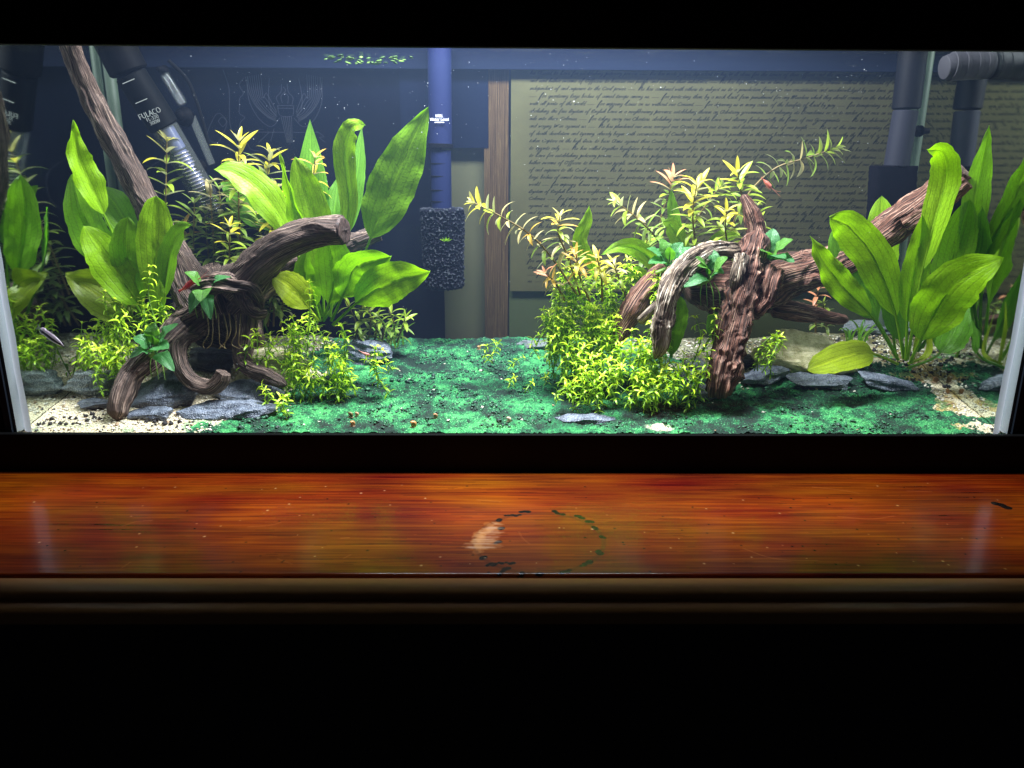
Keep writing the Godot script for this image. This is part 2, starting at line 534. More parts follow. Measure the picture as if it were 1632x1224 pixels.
func emblem_map() -> ImageTexture:                             # pale outlines on the dark panel: winged torch, cloud edge, ribbon, scroll
	var w := 1400
	var h := 1000                                              # photograph pixels 0..700 by 60..560, doubled
	var n1 := grey_noise(w, h, 0.006, 81, 3).get_data()
	var b := PackedByteArray()
	b.resize(w * h * 3)
	for i in w * h:
		var k := 1.0 + (n1[i] / 255.0 - 0.5) * 0.3
		put3(b, i * 3, 0.04 * k, 0.055 * k, 0.11 * k)
	var pale := Color(0.27, 0.28, 0.31)
	var lines := []
	var mirror := func(p: Array) -> Array:
		var q := []
		for e in p:
			q.append([2.0 * 476.0 - e[0], e[1]])
		return q
	for k in 8:                                                # feathers of a wing, outer to inner
		var f := k / 7.0
		lines.append([[421 + 22 * f, 118 - 4 * f], [424 + 20 * f, 140 + 8 * f], [432 + 17 * f, 160 + 12 * f - 30 * f * f], [447 + 10 * f, 176 + 4 * f - 22 * f * f], [460 + 2 * f, 184 - 14 * f]])
	lines.append([[455, 120], [452, 145], [454, 165], [462, 177]])
	lines.append([[424, 118], [423, 150], [433, 176], [447, 190], [456, 190], [466, 178]])
	var both := []
	for l in lines:
		both.append(l)
		both.append(mirror.call(l))
	both.append_array([[[464, 160], [487, 160]], [[464, 164], [487, 164]], [[464, 160], [465, 172], [470, 176], [482, 176], [486, 172], [487, 160]]])
	for k in 6:
		both.append([[468 + k * 3.0, 177], [474 + k * 1.5, 216]])
	both.append_array([[[466, 158], [463, 148], [470, 140], [472, 128]], [[471, 156], [470, 146], [477, 138], [474, 132]], [[479, 157], [480, 146], [475, 140]], [[485, 158], [487, 148], [481, 140], [480, 128]]])
	both.append_array([[[418, 120], [411, 130], [416, 142], [410, 150], [409, 160], [408, 172], [415, 178], [408, 186], [407, 200], [420, 201]], [[420, 200], [471, 200]], [[485, 200], [520, 200]]])
	both.append_array([[[440, 196], [433, 197], [418, 212], [424, 206]], [[448, 201], [432, 216]], [[456, 196], [450, 214]], [[518, 198], [528, 206], [522, 208], [530, 215]], [[415, 215], [420, 226], [432, 229]]])
	both.append_array([[[390, 108], [396, 135], [394, 165], [393, 190], [399, 212], [404, 226]], [[380, 172], [372, 176], [358, 206], [372, 216], [386, 194], [388, 182], [380, 172]], [[376, 184], [382, 178], [388, 184], [382, 192], [376, 184]]])
	# round badge lower left, behind the plants
	both.append_array([[[300, 236], [262, 262], [258, 300], [284, 330], [318, 330], [344, 300], [338, 262], [300, 236]]])
	for l in both:
		var q := []
		for p in curve2(l, 6):
			q.append(Vector2(p.x * 2.0, (p.y - 60.0) * 2.0))
		stroke(b, w, h, q, 1.25, pale, 0.5)
	return rgb_image(w, h, b)

func make_materials() -> void:
	var lm := leaf_maps()
	var leafy := func(c: Color, o := {}) -> StandardMaterial3D:
		var m := mat(c, 0.42, {"albedo_texture": lm[0], "heightmap_enabled": true, "heightmap_texture": lm[1], "heightmap_scale": 0.06, "backlight_enabled": true, "backlight": Color(0.95, 1.0, 0.5), "clearcoat_enabled": true, "clearcoat": 0.15, "clearcoat_roughness": 0.3})
		for k in o:
			m.set(k, o[k])
		return m
	M.leaf_bright = leafy.call(Color(0.44, 0.76, 0.02))
	M.leaf_mid = leafy.call(Color(0.31, 0.62, 0.02))
	M.leaf_deep = leafy.call(Color(0.20, 0.50, 0.03))
	M.leaf_yellow = leafy.call(Color(0.62, 0.76, 0.03))
	M.leaf_olive = leafy.call(Color(0.40, 0.50, 0.02))
	M.anubias = leafy.call(Color(0.14, 0.46, 0.18), {"roughness": 0.3})
	M.anubias_young = leafy.call(Color(0.20, 0.50, 0.10), {"roughness": 0.3})
	var small := func(c: Color) -> StandardMaterial3D:
		return mat(c, 0.45, {"backlight_enabled": true, "backlight": Color(0.6, 0.6, 0.45)})
	M.stem_leaf = [small.call(Color(0.16, 0.26, 0.03)), small.call(Color(0.24, 0.34, 0.02)), small.call(Color(0.42, 0.37, 0.02)), small.call(Color(0.50, 0.28, 0.03)), small.call(Color(0.60, 0.24, 0.12)), small.call(Color(0.34, 0.28, 0.12))]
	M.red_stem = mat(Color(0.16, 0.11, 0.03), 0.5)
	M.fine = mat(Color.WHITE, 0.45, {"vertex_color_use_as_albedo": true, "backlight_enabled": true, "backlight": Color(0.6, 0.65, 0.4)})
	M.green_stem = mat(Color(0.18, 0.34, 0.05), 0.5)
	var wl := wood_maps(11, Color(0.22, 0.17, 0.15), Color(0.40, 0.32, 0.285), Color(0.62, 0.53, 0.475))
	var wr := wood_maps(21, Color(0.24, 0.15, 0.12), Color(0.49, 0.315, 0.25), Color(0.70, 0.56, 0.48))
	var wp := wood_maps(41, Color(0.26, 0.20, 0.16), Color(0.58, 0.50, 0.42), Color(0.92, 0.88, 0.80))
	var woody := func(t: Array, o := {}) -> StandardMaterial3D:
		var m := mat(Color(1, 1, 1), 0.75, {"albedo_texture": t[0], "heightmap_enabled": true, "heightmap_texture": t[1], "heightmap_scale": 0.07})
		for k in o:
			m.set(k, o[k])
		return m
	M.wood_grey = woody.call(wl)
	M.wood_red = woody.call(wr)
	M.wood_pale = woody.call(wp)
	M.wood_cut = mat(Color(0.36, 0.29, 0.30), 0.7, {"albedo_texture": wl[0]})
	var sl := stone_maps(51, Color(0.28, 0.31, 0.37), Color(0.50, 0.54, 0.61), Color(0.88, 0.90, 0.93), 0.68)
	var sp := stone_maps(55, Color(0.34, 0.39, 0.42), Color(0.50, 0.55, 0.56), Color(0.93, 0.94, 0.92), 0.56)
	var st := stone_maps(58, Color(0.66, 0.62, 0.44), Color(0.92, 0.88, 0.72), Color(0.90, 0.88, 0.80), 0.7)
	var stony := func(t: Array, rough: float) -> StandardMaterial3D:
		return mat(Color(0.85, 0.85, 0.85), rough, {"albedo_texture": t[0], "heightmap_enabled": true, "heightmap_texture": t[1], "heightmap_scale": 0.5, "uv1_triplanar": true, "uv1_scale": Vector3(9, 9, 9)})
	M.slate = stony.call(sl, 0.42)
	M.slate_dark = mat(Color(0.35, 0.35, 0.36), 0.5, {"albedo_texture": sl[0], "heightmap_enabled": true, "heightmap_texture": sl[1], "heightmap_scale": 0.25, "uv1_triplanar": true, "uv1_scale": Vector3(9, 9, 9)})
	M.speckled = stony.call(sp, 0.75)
	M.tan_stone = stony.call(st, 0.8)
	M.tan_stone.albedo_color = Color.WHITE
	M.pale_slate = mat(Color(0.45, 0.45, 0.47), 0.7, {"albedo_texture": sp[0], "heightmap_enabled": true, "heightmap_texture": sp[1], "heightmap_scale": 0.2, "uv1_triplanar": true, "uv1_scale": Vector3(13, 13, 13)})
	M.black_plastic = mat(Color(0.003, 0.003, 0.0035), 0.6, {"metallic_specular": 0.12})
	M.rim = mat(Color(0.005, 0.005, 0.0055), 0.6, {"metallic_specular": 0.2})
	M.blue_plastic = mat(Color(0.006, 0.010, 0.045), 0.6, {"metallic_specular": 0.25})
	M.grey_plastic = mat(Color(0.018, 0.019, 0.028), 0.6, {"metallic_specular": 0.25})
	M.pane = mat(Color(0.9, 1.0, 0.95, 0.02), 0.0, {"transparency": BaseMaterial3D.TRANSPARENCY_ALPHA})
	M.filmed_pane = mat(Color(0.003, 0.0035, 0.004, 0.34), 0.0, {"transparency": BaseMaterial3D.TRANSPARENCY_ALPHA, "metallic_specular": 0.14})
	M.surface = mat(Color(0.9, 1.0, 0.95, 0.02), 0.0, {"transparency": BaseMaterial3D.TRANSPARENCY_ALPHA, "metallic_specular": 0.18})
	M.mirror = mat(Color(0.66, 0.72, 0.68), 0.05, {"metallic": 1.0})
	M.tube_glass = mat(Color(0.9, 1.0, 0.95, 0.03), 0.0, {"metallic_specular": 0.28, "transparency": BaseMaterial3D.TRANSPARENCY_ALPHA})
	M.silicone = mat(Color(0.19, 0.25, 0.42), 0.5, {"backlight_enabled": true, "backlight": Color(0.8, 0.8, 0.85)})
	M.silicone_back = mat(Color(0.05, 0.075, 0.05), 0.5)
	M.white_print = mat(Color(0.8, 0.8, 0.82), 0.6)
	M.dim_print = mat(Color(0.35, 0.37, 0.36), 0.6)
	M.pellet = mat(Color(0.018, 0.017, 0.018), 0.8)
	M.foam = mat(Color(1, 1, 1), 0.85, {"metallic_specular": 0.12, "vertex_color_use_as_albedo": true})
	M.paint = mat(Color(1, 1, 1), 0.5, {"vertex_color_use_as_albedo": true})

# ------------------------------------------------------------------ camera, air, lamp
func make_view() -> void:
	var cam := Camera3D.new()
	cam.name = "camera"
	cam.fov = rad_to_deg(2.0 * atan(612.0 / F))
	cam.near = 0.01
	cam.far = 20.0
	cam.transform = Transform3D(turn, eye)
	add_child(cam)
	var e := Environment.new()
	e.background_mode = Environment.BG_COLOR
	e.background_color = Color(0.004, 0.005, 0.007).linear_to_srgb()
	e.tonemap_mode = Environment.TONE_MAPPER_LINEAR
	e.tonemap_exposure = EXPOSURE
	e.volumetric_fog_enabled = true
	e.volumetric_fog_density = 0.0
	e.sdfgi_enabled = true
	e.ssao_enabled = true
	e.ssil_enabled = true
	var w := WorldEnvironment.new()
	w.name = "world_environment"
	w.environment = e
	add_child(w)

const TOP := 0.0045          # the cabinet's top
const EXPOSURE := 1.0
const LAMP := 1.12
const LAMP_LONG := 0.37
const LAMP_Z := -0.065

func make_lamp() -> void:
	var o := thing("aquarium_lamp", "black aquarium lamp under the hood shining down into the tank", "lamp", Vector3(0, 0.47, LAMP_Z))
	var s := Shape.new()
	s.box(Vector3(-0.33, 0.482, LAMP_Z - 0.05), Vector3(0.33, 0.502, LAMP_Z + 0.05))
	part(o, "housing", s.done(), M.black_plastic)
	var g := Shape.new()
	g.box(Vector3(-LAMP_LONG / 2, 0.4785, LAMP_Z - 0.03), Vector3(LAMP_LONG / 2, 0.4818, LAMP_Z + 0.03))
	part(o, "led_strip", g.done(), mat(Color(0.8, 0.8, 0.8), 0.5, {"emission_enabled": true, "emission": Color(0.95, 0.97, 1.0), "emission_energy_multiplier": 1.5}))
	var l := AreaLight3D.new()
	l.name = "led_light"
	l.area_size = Vector2(LAMP_LONG, 0.06)
	l.light_color = Color(0.95, 0.98, 1.0)
	l.light_energy = LAMP
	l.shadow_enabled = true
	l.rotation_degrees = Vector3(-90, 0, 0)
	l.position = Vector3(0, 0.476 - o.position.y, 0)
	o.add_child(l)

	var h := thing("aquarium_hood", "tall black hood standing on the top rim of the aquarium", "hood", Vector3(0, 0.3445, 0))
	var f := Shape.new()
	f.box(Vector3(-0.381, 0.3445, 0.004), Vector3(0.381, 0.515, 0.012))
	part(h, "front_panel", f.done(), M.rim)
	var b := Shape.new()
	b.box(Vector3(-0.381, 0.3445, BACK - 0.011), Vector3(0.381, 0.515, BACK - 0.003))
	part(h, "rear_panel", b.done(), M.rim)
	for sx in [-1.0, 1.0]:
		var e := Shape.new()
		e.box(Vector3(minf(sx * 0.373, sx * 0.381), 0.3445, BACK - 0.0028), Vector3(maxf(sx * 0.373, sx * 0.381), 0.515, 0.0038))
		part(h, "side_panel", e.done(), M.rim)
	var t := Shape.new()
	t.box(Vector3(-0.383, 0.5155, BACK - 0.013), Vector3(0.383, 0.523, 0.014))
	part(h, "lid", t.done(), M.rim)

# ------------------------------------------------------------------ cabinet, tank, water, sand
func make_cabinet() -> void:
	var o := thing("cabinet", "varnished orange brown wooden cabinet with a worn ring stain under the aquarium", "cabinet", Vector3(0, -0.5, 0))
	var tm := mat(Color(1, 1, 1), 0.55, {"albedo_texture": table_map(), "metallic_specular": 0.15, "clearcoat_enabled": true, "clearcoat": 0.8, "clearcoat_roughness": 0.17})
	var s := Shape.new()
	var pos := PackedVector3Array()
	var uv := PackedVector2Array()
	var prof := [[-0.35, TOP], [0.1605, TOP], [0.1622, TOP - 0.0006], [0.163, TOP - 0.0024], [0.163, TOP - 0.012]]
	for q in prof:
		for x in [0.7, -0.7]:
			pos.append(Vector3(x, float(q[1]), float(q[0])))
			uv.append(Vector2((x + 0.7) / 1.4, (float(q[0]) - float(q[1]) + 0.35) / 0.525))
	s.grid(prof.size(), 2, pos, uv)
	part(o, "top_board", s.done(), tm)
	var em := mat(Color(0.46, 0.19, 0.06), 0.6, {"metallic_specular": 0.25, "clearcoat_enabled": true, "clearcoat": 0.4, "clearcoat_roughness": 0.32})
	var e := Shape.new()
	extrude_x(e, [[0.1578, -0.014], [0.1578, -0.0022], [0.1586, -0.0008], [0.160, -0.0002], [0.166, 0.0], [0.1715, -0.0006], [0.1738, -0.002], [0.1745, -0.0038], [0.1735, -0.0052], [0.1722, -0.0075], [0.1722, -0.0095]], -0.7, 0.7)
	part(o, "edge_moulding", e.done(), em).position += Vector3(0, TOP, 0.007)
	var bd := Shape.new()
	extrude_x(bd, [[0.170, -0.0105], [0.1775, -0.0108], [0.1815, -0.0122], [0.1835, -0.0150], [0.1825, -0.0185], [0.178, -0.0205], [0.170, -0.021]], -0.7, 0.7)
	part(o, "bead_moulding", bd.done(), em).position += Vector3(0, TOP + 0.0055, 0.009)
	var f := Shape.new()
	f.box(Vector3(-0.7, -0.5, -0.33), Vector3(0.7, -0.009, 0.162))
	f.box(Vector3(-0.7, -0.5, 0.1621), Vector3(0.7, -0.018, 0.175))
	part(o, "front_panel", f.done(), mat(Color(0.03, 0.014, 0.008), 0.5))

func make_tank() -> void:
	var o := thing("aquarium", "long glass aquarium with black plastic rims standing on the wooden cabinet", "aquarium")
	var g := Shape.new()
	g.quad(Vector3(-0.372, 0.008, 0.0044), Vector3(0.372, 0.008, 0.0044), Vector3(0.372, 0.33, 0.0044), Vector3(-0.372, 0.33, 0.0044))
	part(o, "front_pane", g.done(), M.pane)
	var b := Shape.new()
	b.quad(Vector3(-HALF, 0.008, BACK - 0.001), Vector3(HALF, 0.008, BACK - 0.001), Vector3(HALF, 0.33, BACK - 0.001), Vector3(-HALF, 0.33, BACK - 0.001))
	part(o, "back_pane", b.done(), M.filmed_pane)
	for sx in [-1.0, 1.0]:
		var s := Shape.new()
		if sx > 0.0:
			s.quad(Vector3(HALF, 0.008, 0.0042), Vector3(HALF, 0.008, BACK), Vector3(HALF, 0.33, BACK), Vector3(HALF, 0.33, 0.0042))
		else:
			s.quad(Vector3(-HALF, 0.008, BACK), Vector3(-HALF, 0.008, 0.0042), Vector3(-HALF, 0.33, 0.0042), Vector3(-HALF, 0.33, BACK))
		part(o, "side_pane", s.done(), M.mirror)
		var sb := Shape.new()
		sb.box(Vector3(minf(sx * (HALF + 0.0004), sx * 0.3755), 0.008, BACK), Vector3(maxf(sx * (HALF + 0.0004), sx * 0.3755), 0.33, 0.0042))
		part(o, "pane_body", sb.done(), mat(Color(0.012, 0.018, 0.017), 0.2))
		var k := Shape.new()                                    # bead of sealant in the front corner
		var prof := []
		for i in 12:
			var y := lerpf(0.02, 0.325, i / 11.0)
			prof.append([0.0074 + 0.0012 * noise.get_noise_2d(y * 30.0, sx), y])
		var kp := PackedVector3Array()
		var kt := PackedVector2Array()
		for q in prof:
			for j in 7:                                           # a concave fillet from the side pane to the front pane
				var f := j / 6.0
				var w: float = q[0]
				kp.append(Vector3(sx * (HALF - 0.0003 - w * f * f), q[1], -0.0006 - w * 0.8 * (1.0 - f) * (1.0 - f)))
				kt.append(Vector2(f, q[1]))
		k.grid(12, 7, kp, kt)
		part(o, "sealant", k.done(), M.silicone)
		var r := Shape.new()
		tube(r, [Vector3(sx * 0.3655, 0.03, BACK + 0.004), Vector3(sx * 0.3655, 0.33, BACK + 0.004)], [0.0055], 8, 2)
		part(o, "sealant", r.done(), M.silicone_back)
		var ed := Shape.new()
		ed.box(Vector3(minf(sx * 0.3722, sx * 0.3768), 0.008, 0.0046), Vector3(maxf(sx * 0.3722, sx * 0.3768), 0.33, 0.0066))
		part(o, "pane_edge", ed.done(), mat(Color(0.015, 0.02, 0.03), 0.6, {"metallic_specular": 0.15}))
	var fl := Shape.new()
	fl.box(Vector3(-HALF, 0.0052, BACK), Vector3(HALF, 0.0078, 0.0))
	part(o, "bottom_pane", fl.done(), M.black_plastic)
	var low := Shape.new()
	extrude_x(low, [[0.0075, 0.026], [0.0075, 0.0325], [0.0085, 0.0334], [0.0115, 0.0334], [0.0125, 0.0325], [0.013, 0.0048], [0.006, 0.0048]], -0.382, 0.382)
	low.box(Vector3(-0.382, 0.005, BACK - 0.012), Vector3(-0.3772, 0.033, 0.0075))
	low.box(Vector3(0.3772, 0.005, BACK - 0.012), Vector3(0.382, 0.033, 0.0075))
	low.box(Vector3(-0.377, 0.005, BACK - 0.012), Vector3(0.377, 0.033, BACK - 0.004))
	low.box(Vector3(-0.382, 0.005, 0.007), Vector3(-0.3812, 0.033, 0.0125))
	low.box(Vector3(0.3812, 0.005, 0.007), Vector3(0.382, 0.033, 0.0125))
	part(o, "bottom_rim", low.done(), M.rim)
	var up := Shape.new()
	extrude_x(up, [[0.0045, 0.3436], [0.0125, 0.3436], [0.0135, 0.342], [0.0135, 0.2982], [0.0125, 0.2974], [0.0075, 0.2974], [0.0075, 0.320]], -0.382, 0.382)
	up.box(Vector3(-0.382, 0.302, BACK - 0.012), Vector3(-0.3772, 0.343, 0.0075))
	up.box(Vector3(0.3772, 0.302, BACK - 0.012), Vector3(0.382, 0.343, 0.0075))
	up.box(Vector3(-0.382, 0.299, 0.007), Vector3(-0.3812, 0.343, 0.0125))
	up.box(Vector3(0.3812, 0.299, 0.007), Vector3(0.382, 0.343, 0.0125))
	part(o, "top_rim", up.done(), M.rim)
	var bk := Shape.new()
	bk.box(Vector3(-0.3698, 0.3075, BACK + 0.0005), Vector3(0.3698, 0.343, BACK + 0.004))
	part(o, "top_rim", bk.done(), mat(Color(0.004, 0.006, 0.015), 0.7, {"metallic_specular": 0.1}))
	var wt := FogVolume.new()
	wt.name = "water"
	wt.size = Vector3(2.0 * HALF - 0.002, 0.306, -BACK - 0.001)
	wt.position = Vector3(0, 0.003 + 0.153, BACK / 2.0)
	var fm := FogMaterial.new()
	fm.density = 0.27
	fm.albedo = Color(0.55, 0.66, 0.84)
	wt.material = fm
	wt.set_meta("kind", "structure")
	tag(wt, "faintly blue hazy water filling the aquarium", "water")
	add_child(wt)
	var sf := Shape.new()
	var pos := PackedVector3Array()
	var tx := PackedVector2Array()
	for i in 24:
		for j in 80:
			var x := lerpf(HALF - 0.001, -HALF + 0.001, j / 79.0)
			var z := lerpf(BACK + 0.0045, -0.0005, i / 23.0)
			pos.append(Vector3(x, 0.3115 + 0.0006 * noise.get_noise_3d(x * 30.0, z * 30.0, 8.0), z))
			tx.append(Vector2(j / 79.0, i / 23.0))
	sf.grid(24, 80, pos, tx)
	var ws := single("water_surface", sf.done(), M.surface)
	ws.set_meta("kind", "structure")
	tag(ws, "still water surface just under the top rim of the aquarium", "water")

const ALGAE := [[250, 696], [300, 692], [380, 668], [430, 640], [470, 607], [520, 578], [620, 548], [850, 541], [1000, 575], [1100, 612], [1180, 625], [1240, 602], [1300, 614], [1380, 600], [1430, 603], [1480, 640], [1530, 668], [1612, 694]]
var algae_line := []

func algae_edge(x: float) -> float:
	if x <= algae_line[0].x:
		return 0.02
	for i in algae_line.size() - 1:
		if x <= algae_line[i + 1].x:
			return lerpf(algae_line[i].z, algae_line[i + 1].z, (x - algae_line[i].x) / (algae_line[i + 1].x - algae_line[i].x))
	return 0.02

func make_sand() -> void:
	for q in ALGAE:
		algae_line.append(flat_at(q[0], q[1], height(0.0, -0.05) if q[1] < 660 else 0.031))
	var w := 2048
	var h := 640
	var n1 := grey_noise(w, h, 0.02, 91, 4).get_data()
	var n2 := grey_noise(w, h, 0.22, 92, 2).get_data()
	var n3 := grey_noise(w, h, 0.006, 93, 4).get_data()
	var n4 := grey_noise(w, h, 0.05, 94, 4).get_data()
	var spot := G(1052, 680)                                  # a patch the algae left bare
	var bare_at := Vector2((spot.x + HALF) / (2.0 * HALF) * w, (spot.z - BACK) / -BACK * h)
	var edge := PackedFloat32Array()
	for x in w:
		edge.append((algae_edge(lerpf(-HALF, HALF, x / float(w))) - BACK) / -BACK * h)
	var wander := grey_noise(w, h, 0.008, 97, 5).get_data()
	var b := PackedByteArray()
	b.resize(w * h * 3)
	for y in h:
		var far := 1.0 - y / float(h)
		for x in w:
			var i := y * w + x
			var a := n1[i] / 255.0
			var f := n2[i] / 255.0
			var l := n3[i] / 255.0
			var d := n4[i] / 255.0
			# sand: cream grains with brown ones
			var g := 0.70 + 0.6 * (f - 0.5)
			var r0 := minf(1.0, g * 1.12)
			var g0 := minf(1.0, g * 1.05)
			var b0 := g * 0.88
			if f < 0.33 and d > 0.55:
				r0 = 0.55
				g0 = 0.42
				b0 = 0.28
			elif f < 0.27:
				r0 = 0.30
				g0 = 0.29
				b0 = 0.26
			# brown film over the sand at the right
			var film := smoothstep(1500.0, 1750.0, x) * smoothstep(0.40, 0.62, l + (a - 0.5) * 0.6)
			r0 = lerpf(r0, r0 * 0.78, film)
			g0 = lerpf(g0, g0 * 0.72, film)
			b0 = lerpf(b0, b0 * 0.50, film)
			var k := smoothstep(-9.0, 9.0, y - edge[clampi(x + int((wander[i] / 255.0 - 0.5) * 260.0), 0, w - 1)] + (a - 0.5) * 90.0)
			k *= 1.0 - smoothstep(1.0, 0.45, Vector2((x - bare_at.x) / 32.0, (y - bare_at.y) / 28.0).length() + (a - 0.5) * 0.8)
			k = maxf(k, smoothstep(0.60, 0.72, l) * smoothstep(-130.0, -30.0, y - edge[x]) * 0.5)
			# algae: blue-green felt, pale where thin, near black where thick
			var thin := clampf(0.46 + (l - 0.5) * 1.4 + (a - 0.5) * 1.1 + (f - 0.5) * 1.0, 0.0, 1.0)
			var ar := lerpf(0.01, 0.24, thin * thin)
			var ag := lerpf(0.14, 0.57, thin)
			var ab := lerpf(0.10, 0.31, thin)
			if d < 0.40:
				var q := smoothstep(0.40, 0.26, d) * 0.8
				ar *= 1.0 - 0.75 * q
				ag *= 1.0 - 0.50 * q
				ab *= 1.0 - 0.45 * q
			if f > 0.80 and thin > 0.5:
				ar = lerpf(ar, 0.85, 0.6)
				ag = lerpf(ag, 0.95, 0.6)
				ab = lerpf(ab, 0.75, 0.6)
			# behind the algae's edge and far back the sand is dark with mulm
			var mulm := smoothstep(0.55, 0.95, far + (l - 0.5) * 0.5) * 0.45
			put3(b, i * 3, lerpf(r0 * (1.0 - mulm), ar, k), lerpf(g0 * (1.0 - mulm * 0.9), ag, k), lerpf(b0 * (1.0 - mulm), ab, k))
	var s := Shape.new()
	var rows := 120
	var cols := 380
	var pos := PackedVector3Array()
	var uv := PackedVector2Array()
	for i in rows:
		for j in cols:
			var x := lerpf(HALF - 0.0005, -HALF + 0.0005, j / float(cols - 1))
			var z := lerpf(BACK + 0.0005, -0.0006, i / float(rows - 1))
			var u := (x + HALF) / (2.0 * HALF)
			var t := (z - BACK) / -BACK
			var y := height(x, z)
			var soft := smoothstep(-0.004, 0.006, z - algae_edge(x))
			y += soft * (0.0012 * noise.get_noise_3d(x * 90.0, z * 90.0, 1.0) + 0.0011 * noise.get_noise_3d(x * 300.0, z * 300.0, 2.0)) + 0.0006 * noise.get_noise_3d(x * 500.0, z * 500.0, 9.0)
			pos.append(Vector3(x, y, z))
			uv.append(Vector2(u, t))
	s.grid(rows, cols, pos, uv)
	pos = PackedVector3Array()
	uv = PackedVector2Array()
	for i in 2:
		for j in cols:
			var x := lerpf(HALF - 0.0005, -HALF + 0.0005, j / float(cols - 1))
			pos.append(Vector3(x, 0.009 if i == 1 else s.v[(rows - 1) * cols + j].y, -0.0006))
			uv.append(Vector2((x + HALF) / (2.0 * HALF), 0.99))
	s.grid(2, cols, pos, uv)
	var nt := tex(grey_noise(1024, 320, 0.35, 95, 2))
	var o := single("sand_bed_ground", s.done(), mat(Color(1, 1, 1), 0.9, {"albedo_texture": rgb_image(w, h, b), "heightmap_enabled": true, "heightmap_texture": nt, "heightmap_scale": 0.10, "texture_repeat": false}))
	o.set_meta("kind", "structure")
	tag(o, "cream sand bed under a blue green mat of algae", "sand")

func make_lump(sd: int, rows: int, cols: int, rough: float, squash := 1.0) -> Shape:
	var s := Shape.new()
	var pos := PackedVector3Array()
	var tx := PackedVector2Array()
	for i in rows:
		var la := -PI / 2 + PI * i / (rows - 1)
		for j in cols:
			var lo := -TAU * j / (cols - 1)
			var d := Vector3(cos(la) * cos(lo), sin(la), cos(la) * sin(lo))
			var r := 1.0 + rough * noise.get_noise_3d(d.x * 1.6 + sd * 7.3, d.y * 1.6, d.z * 1.6)
			pos.append(d * r * Vector3(1, squash, 1))
			tx.append(Vector2(j / float(cols - 1), i / float(rows - 1)))
	s.grid(rows, cols, pos, tx, true)
	return s

func make_grains() -> void:
	var lumps := []
	for k in 3:
		lumps.append(make_lump(k, 6, 9, 0.9, 0.8).done())
	var n := 0
	var drop := func(px: float, py: float, r_px: float, called: String, label: String, group: String) -> void:
		var p := G(px, py)
		var r := r_px * unit(p)
		var t := Transform3D(Basis.from_euler(Vector3(rng.randf() * TAU, rng.randf() * TAU, 0)).scaled(Vector3.ONE * r), Vector3(p.x, height(p.x, p.z) + r * 0.35, p.z))
		tag(single(called, lumps[rng.randi() % 3], M.pellet, t), label, "pellet", group)
	for q in [[83, 669, 3.4], [113, 667, 3], [121, 668, 2.6], [137, 664, 3.6], [147, 661, 4], [150, 667, 3.5], [159, 668, 3.2], [139, 671, 3], [150, 653, 2.4], [234, 673, 3.2], [246, 673, 3.6], [263, 677, 4.2], [273, 676, 3.8], [287, 673, 3.6], [220, 675, 2.2], [291, 667, 2.6], [306, 664, 2.2], [62, 677, 3.2], [70, 676, 2.8], [80, 677, 3.2], [88, 675, 2.6], [97, 676, 3.2], [106, 677, 3.0], [117, 676, 2.7], [51, 673, 2.4], [128, 677, 2.4], [74, 671, 2.2], [282, 681, 2.6], [299, 679, 2.4]]:
		drop.call(q[0], q[1], q[2], "soil_pellet", "small round black soil pellet on the pale sand at the left front glass", "black soil pellets on the sand at the left")
	for i in 62:
		var t := rng.randf()
		var px := lerpf(1390, 1600, t) + rng.randf_range(-20, 15)
		var py := lerpf(560, 640, t) + rng.randf_range(-34, 26)
		if rng.randf() < 0.4:
			px = rng.randf_range(1340, 1520)
			py = rng.randf_range(535, 600)
		drop.call(px, py, rng.randf_range(1.8, 3.8), "soil_pellet", "small round black soil pellet on the sand by the right sword plant", "black soil pellets around the right sword plant")
	# dark crumbs in the algae, pale grains on the sand: nobody could count them
	var places := []
	var tints := []
	for i in 10500:
		var x := rng.randf_range(-0.36, 0.365)
		var z := rng.randf_range(-0.2, -0.003)
		if z < algae_edge(x) + 0.004:
			continue
		if noise.get_noise_3d(x * 26.0, z * 26.0, 5.0) < -0.02 + 0.5 * (0.5 - clampf(-z / 0.2, 0, 1)) * 0.4:
			continue
		var r := rng.randf_range(0.0004, 0.0012) * (1.0 if rng.randf() < 0.93 else 1.8)
		places.append(Transform3D(Basis.from_euler(Vector3(rng.randf() * TAU, rng.randf() * TAU, 0)).scaled(Vector3(r, r * 0.7, r)), Vector3(x, height(x, z) + r * 0.5, z)))
		tints.append(Color(0.008, 0.035, 0.026).lerp(Color(0.03, 0.20, 0.08), pow(rng.randf(), 1.6)))
	var o := scatter(self, "algae_crumbs", lumps[0], M.paint, places, tints)
	tag(o, "dark green crumbs of algae and soil strewn over the algae mat", "algae")
	places = []
	tints = []
	for i in 10500:
		var x := rng.randf_range(-0.366, 0.366)
		var z := rng.randf_range(-0.2, -0.002)
		if z > algae_edge(x) + rng.randf_range(0.0, 0.012) and rng.randf() > 0.012:
			continue
		var r := rng.randf_range(0.0005, 0.0013)
		places.append(Transform3D(Basis.from_euler(Vector3(rng.randf() * TAU, rng.randf() * TAU, 0)).scaled(Vector3(r, r * 0.8, r)), Vector3(x, height(x, z) + r * 0.4, z)))
		var c := Color(0.78, 0.72, 0.60)
		var f := rng.randf()
		if f < 0.12:
			c = Color(0.40, 0.27, 0.16)
		elif f < 0.2 or z < -0.13 and f < 0.5:
			c = Color(0.05, 0.05, 0.05)
		tints.append(c * rng.randf_range(0.8, 1.1))
	o = scatter(self, "sand_grains", lumps[1], M.paint, places, tints)
	tag(o, "loose cream, brown and black grains lying on the sand bed", "sand")

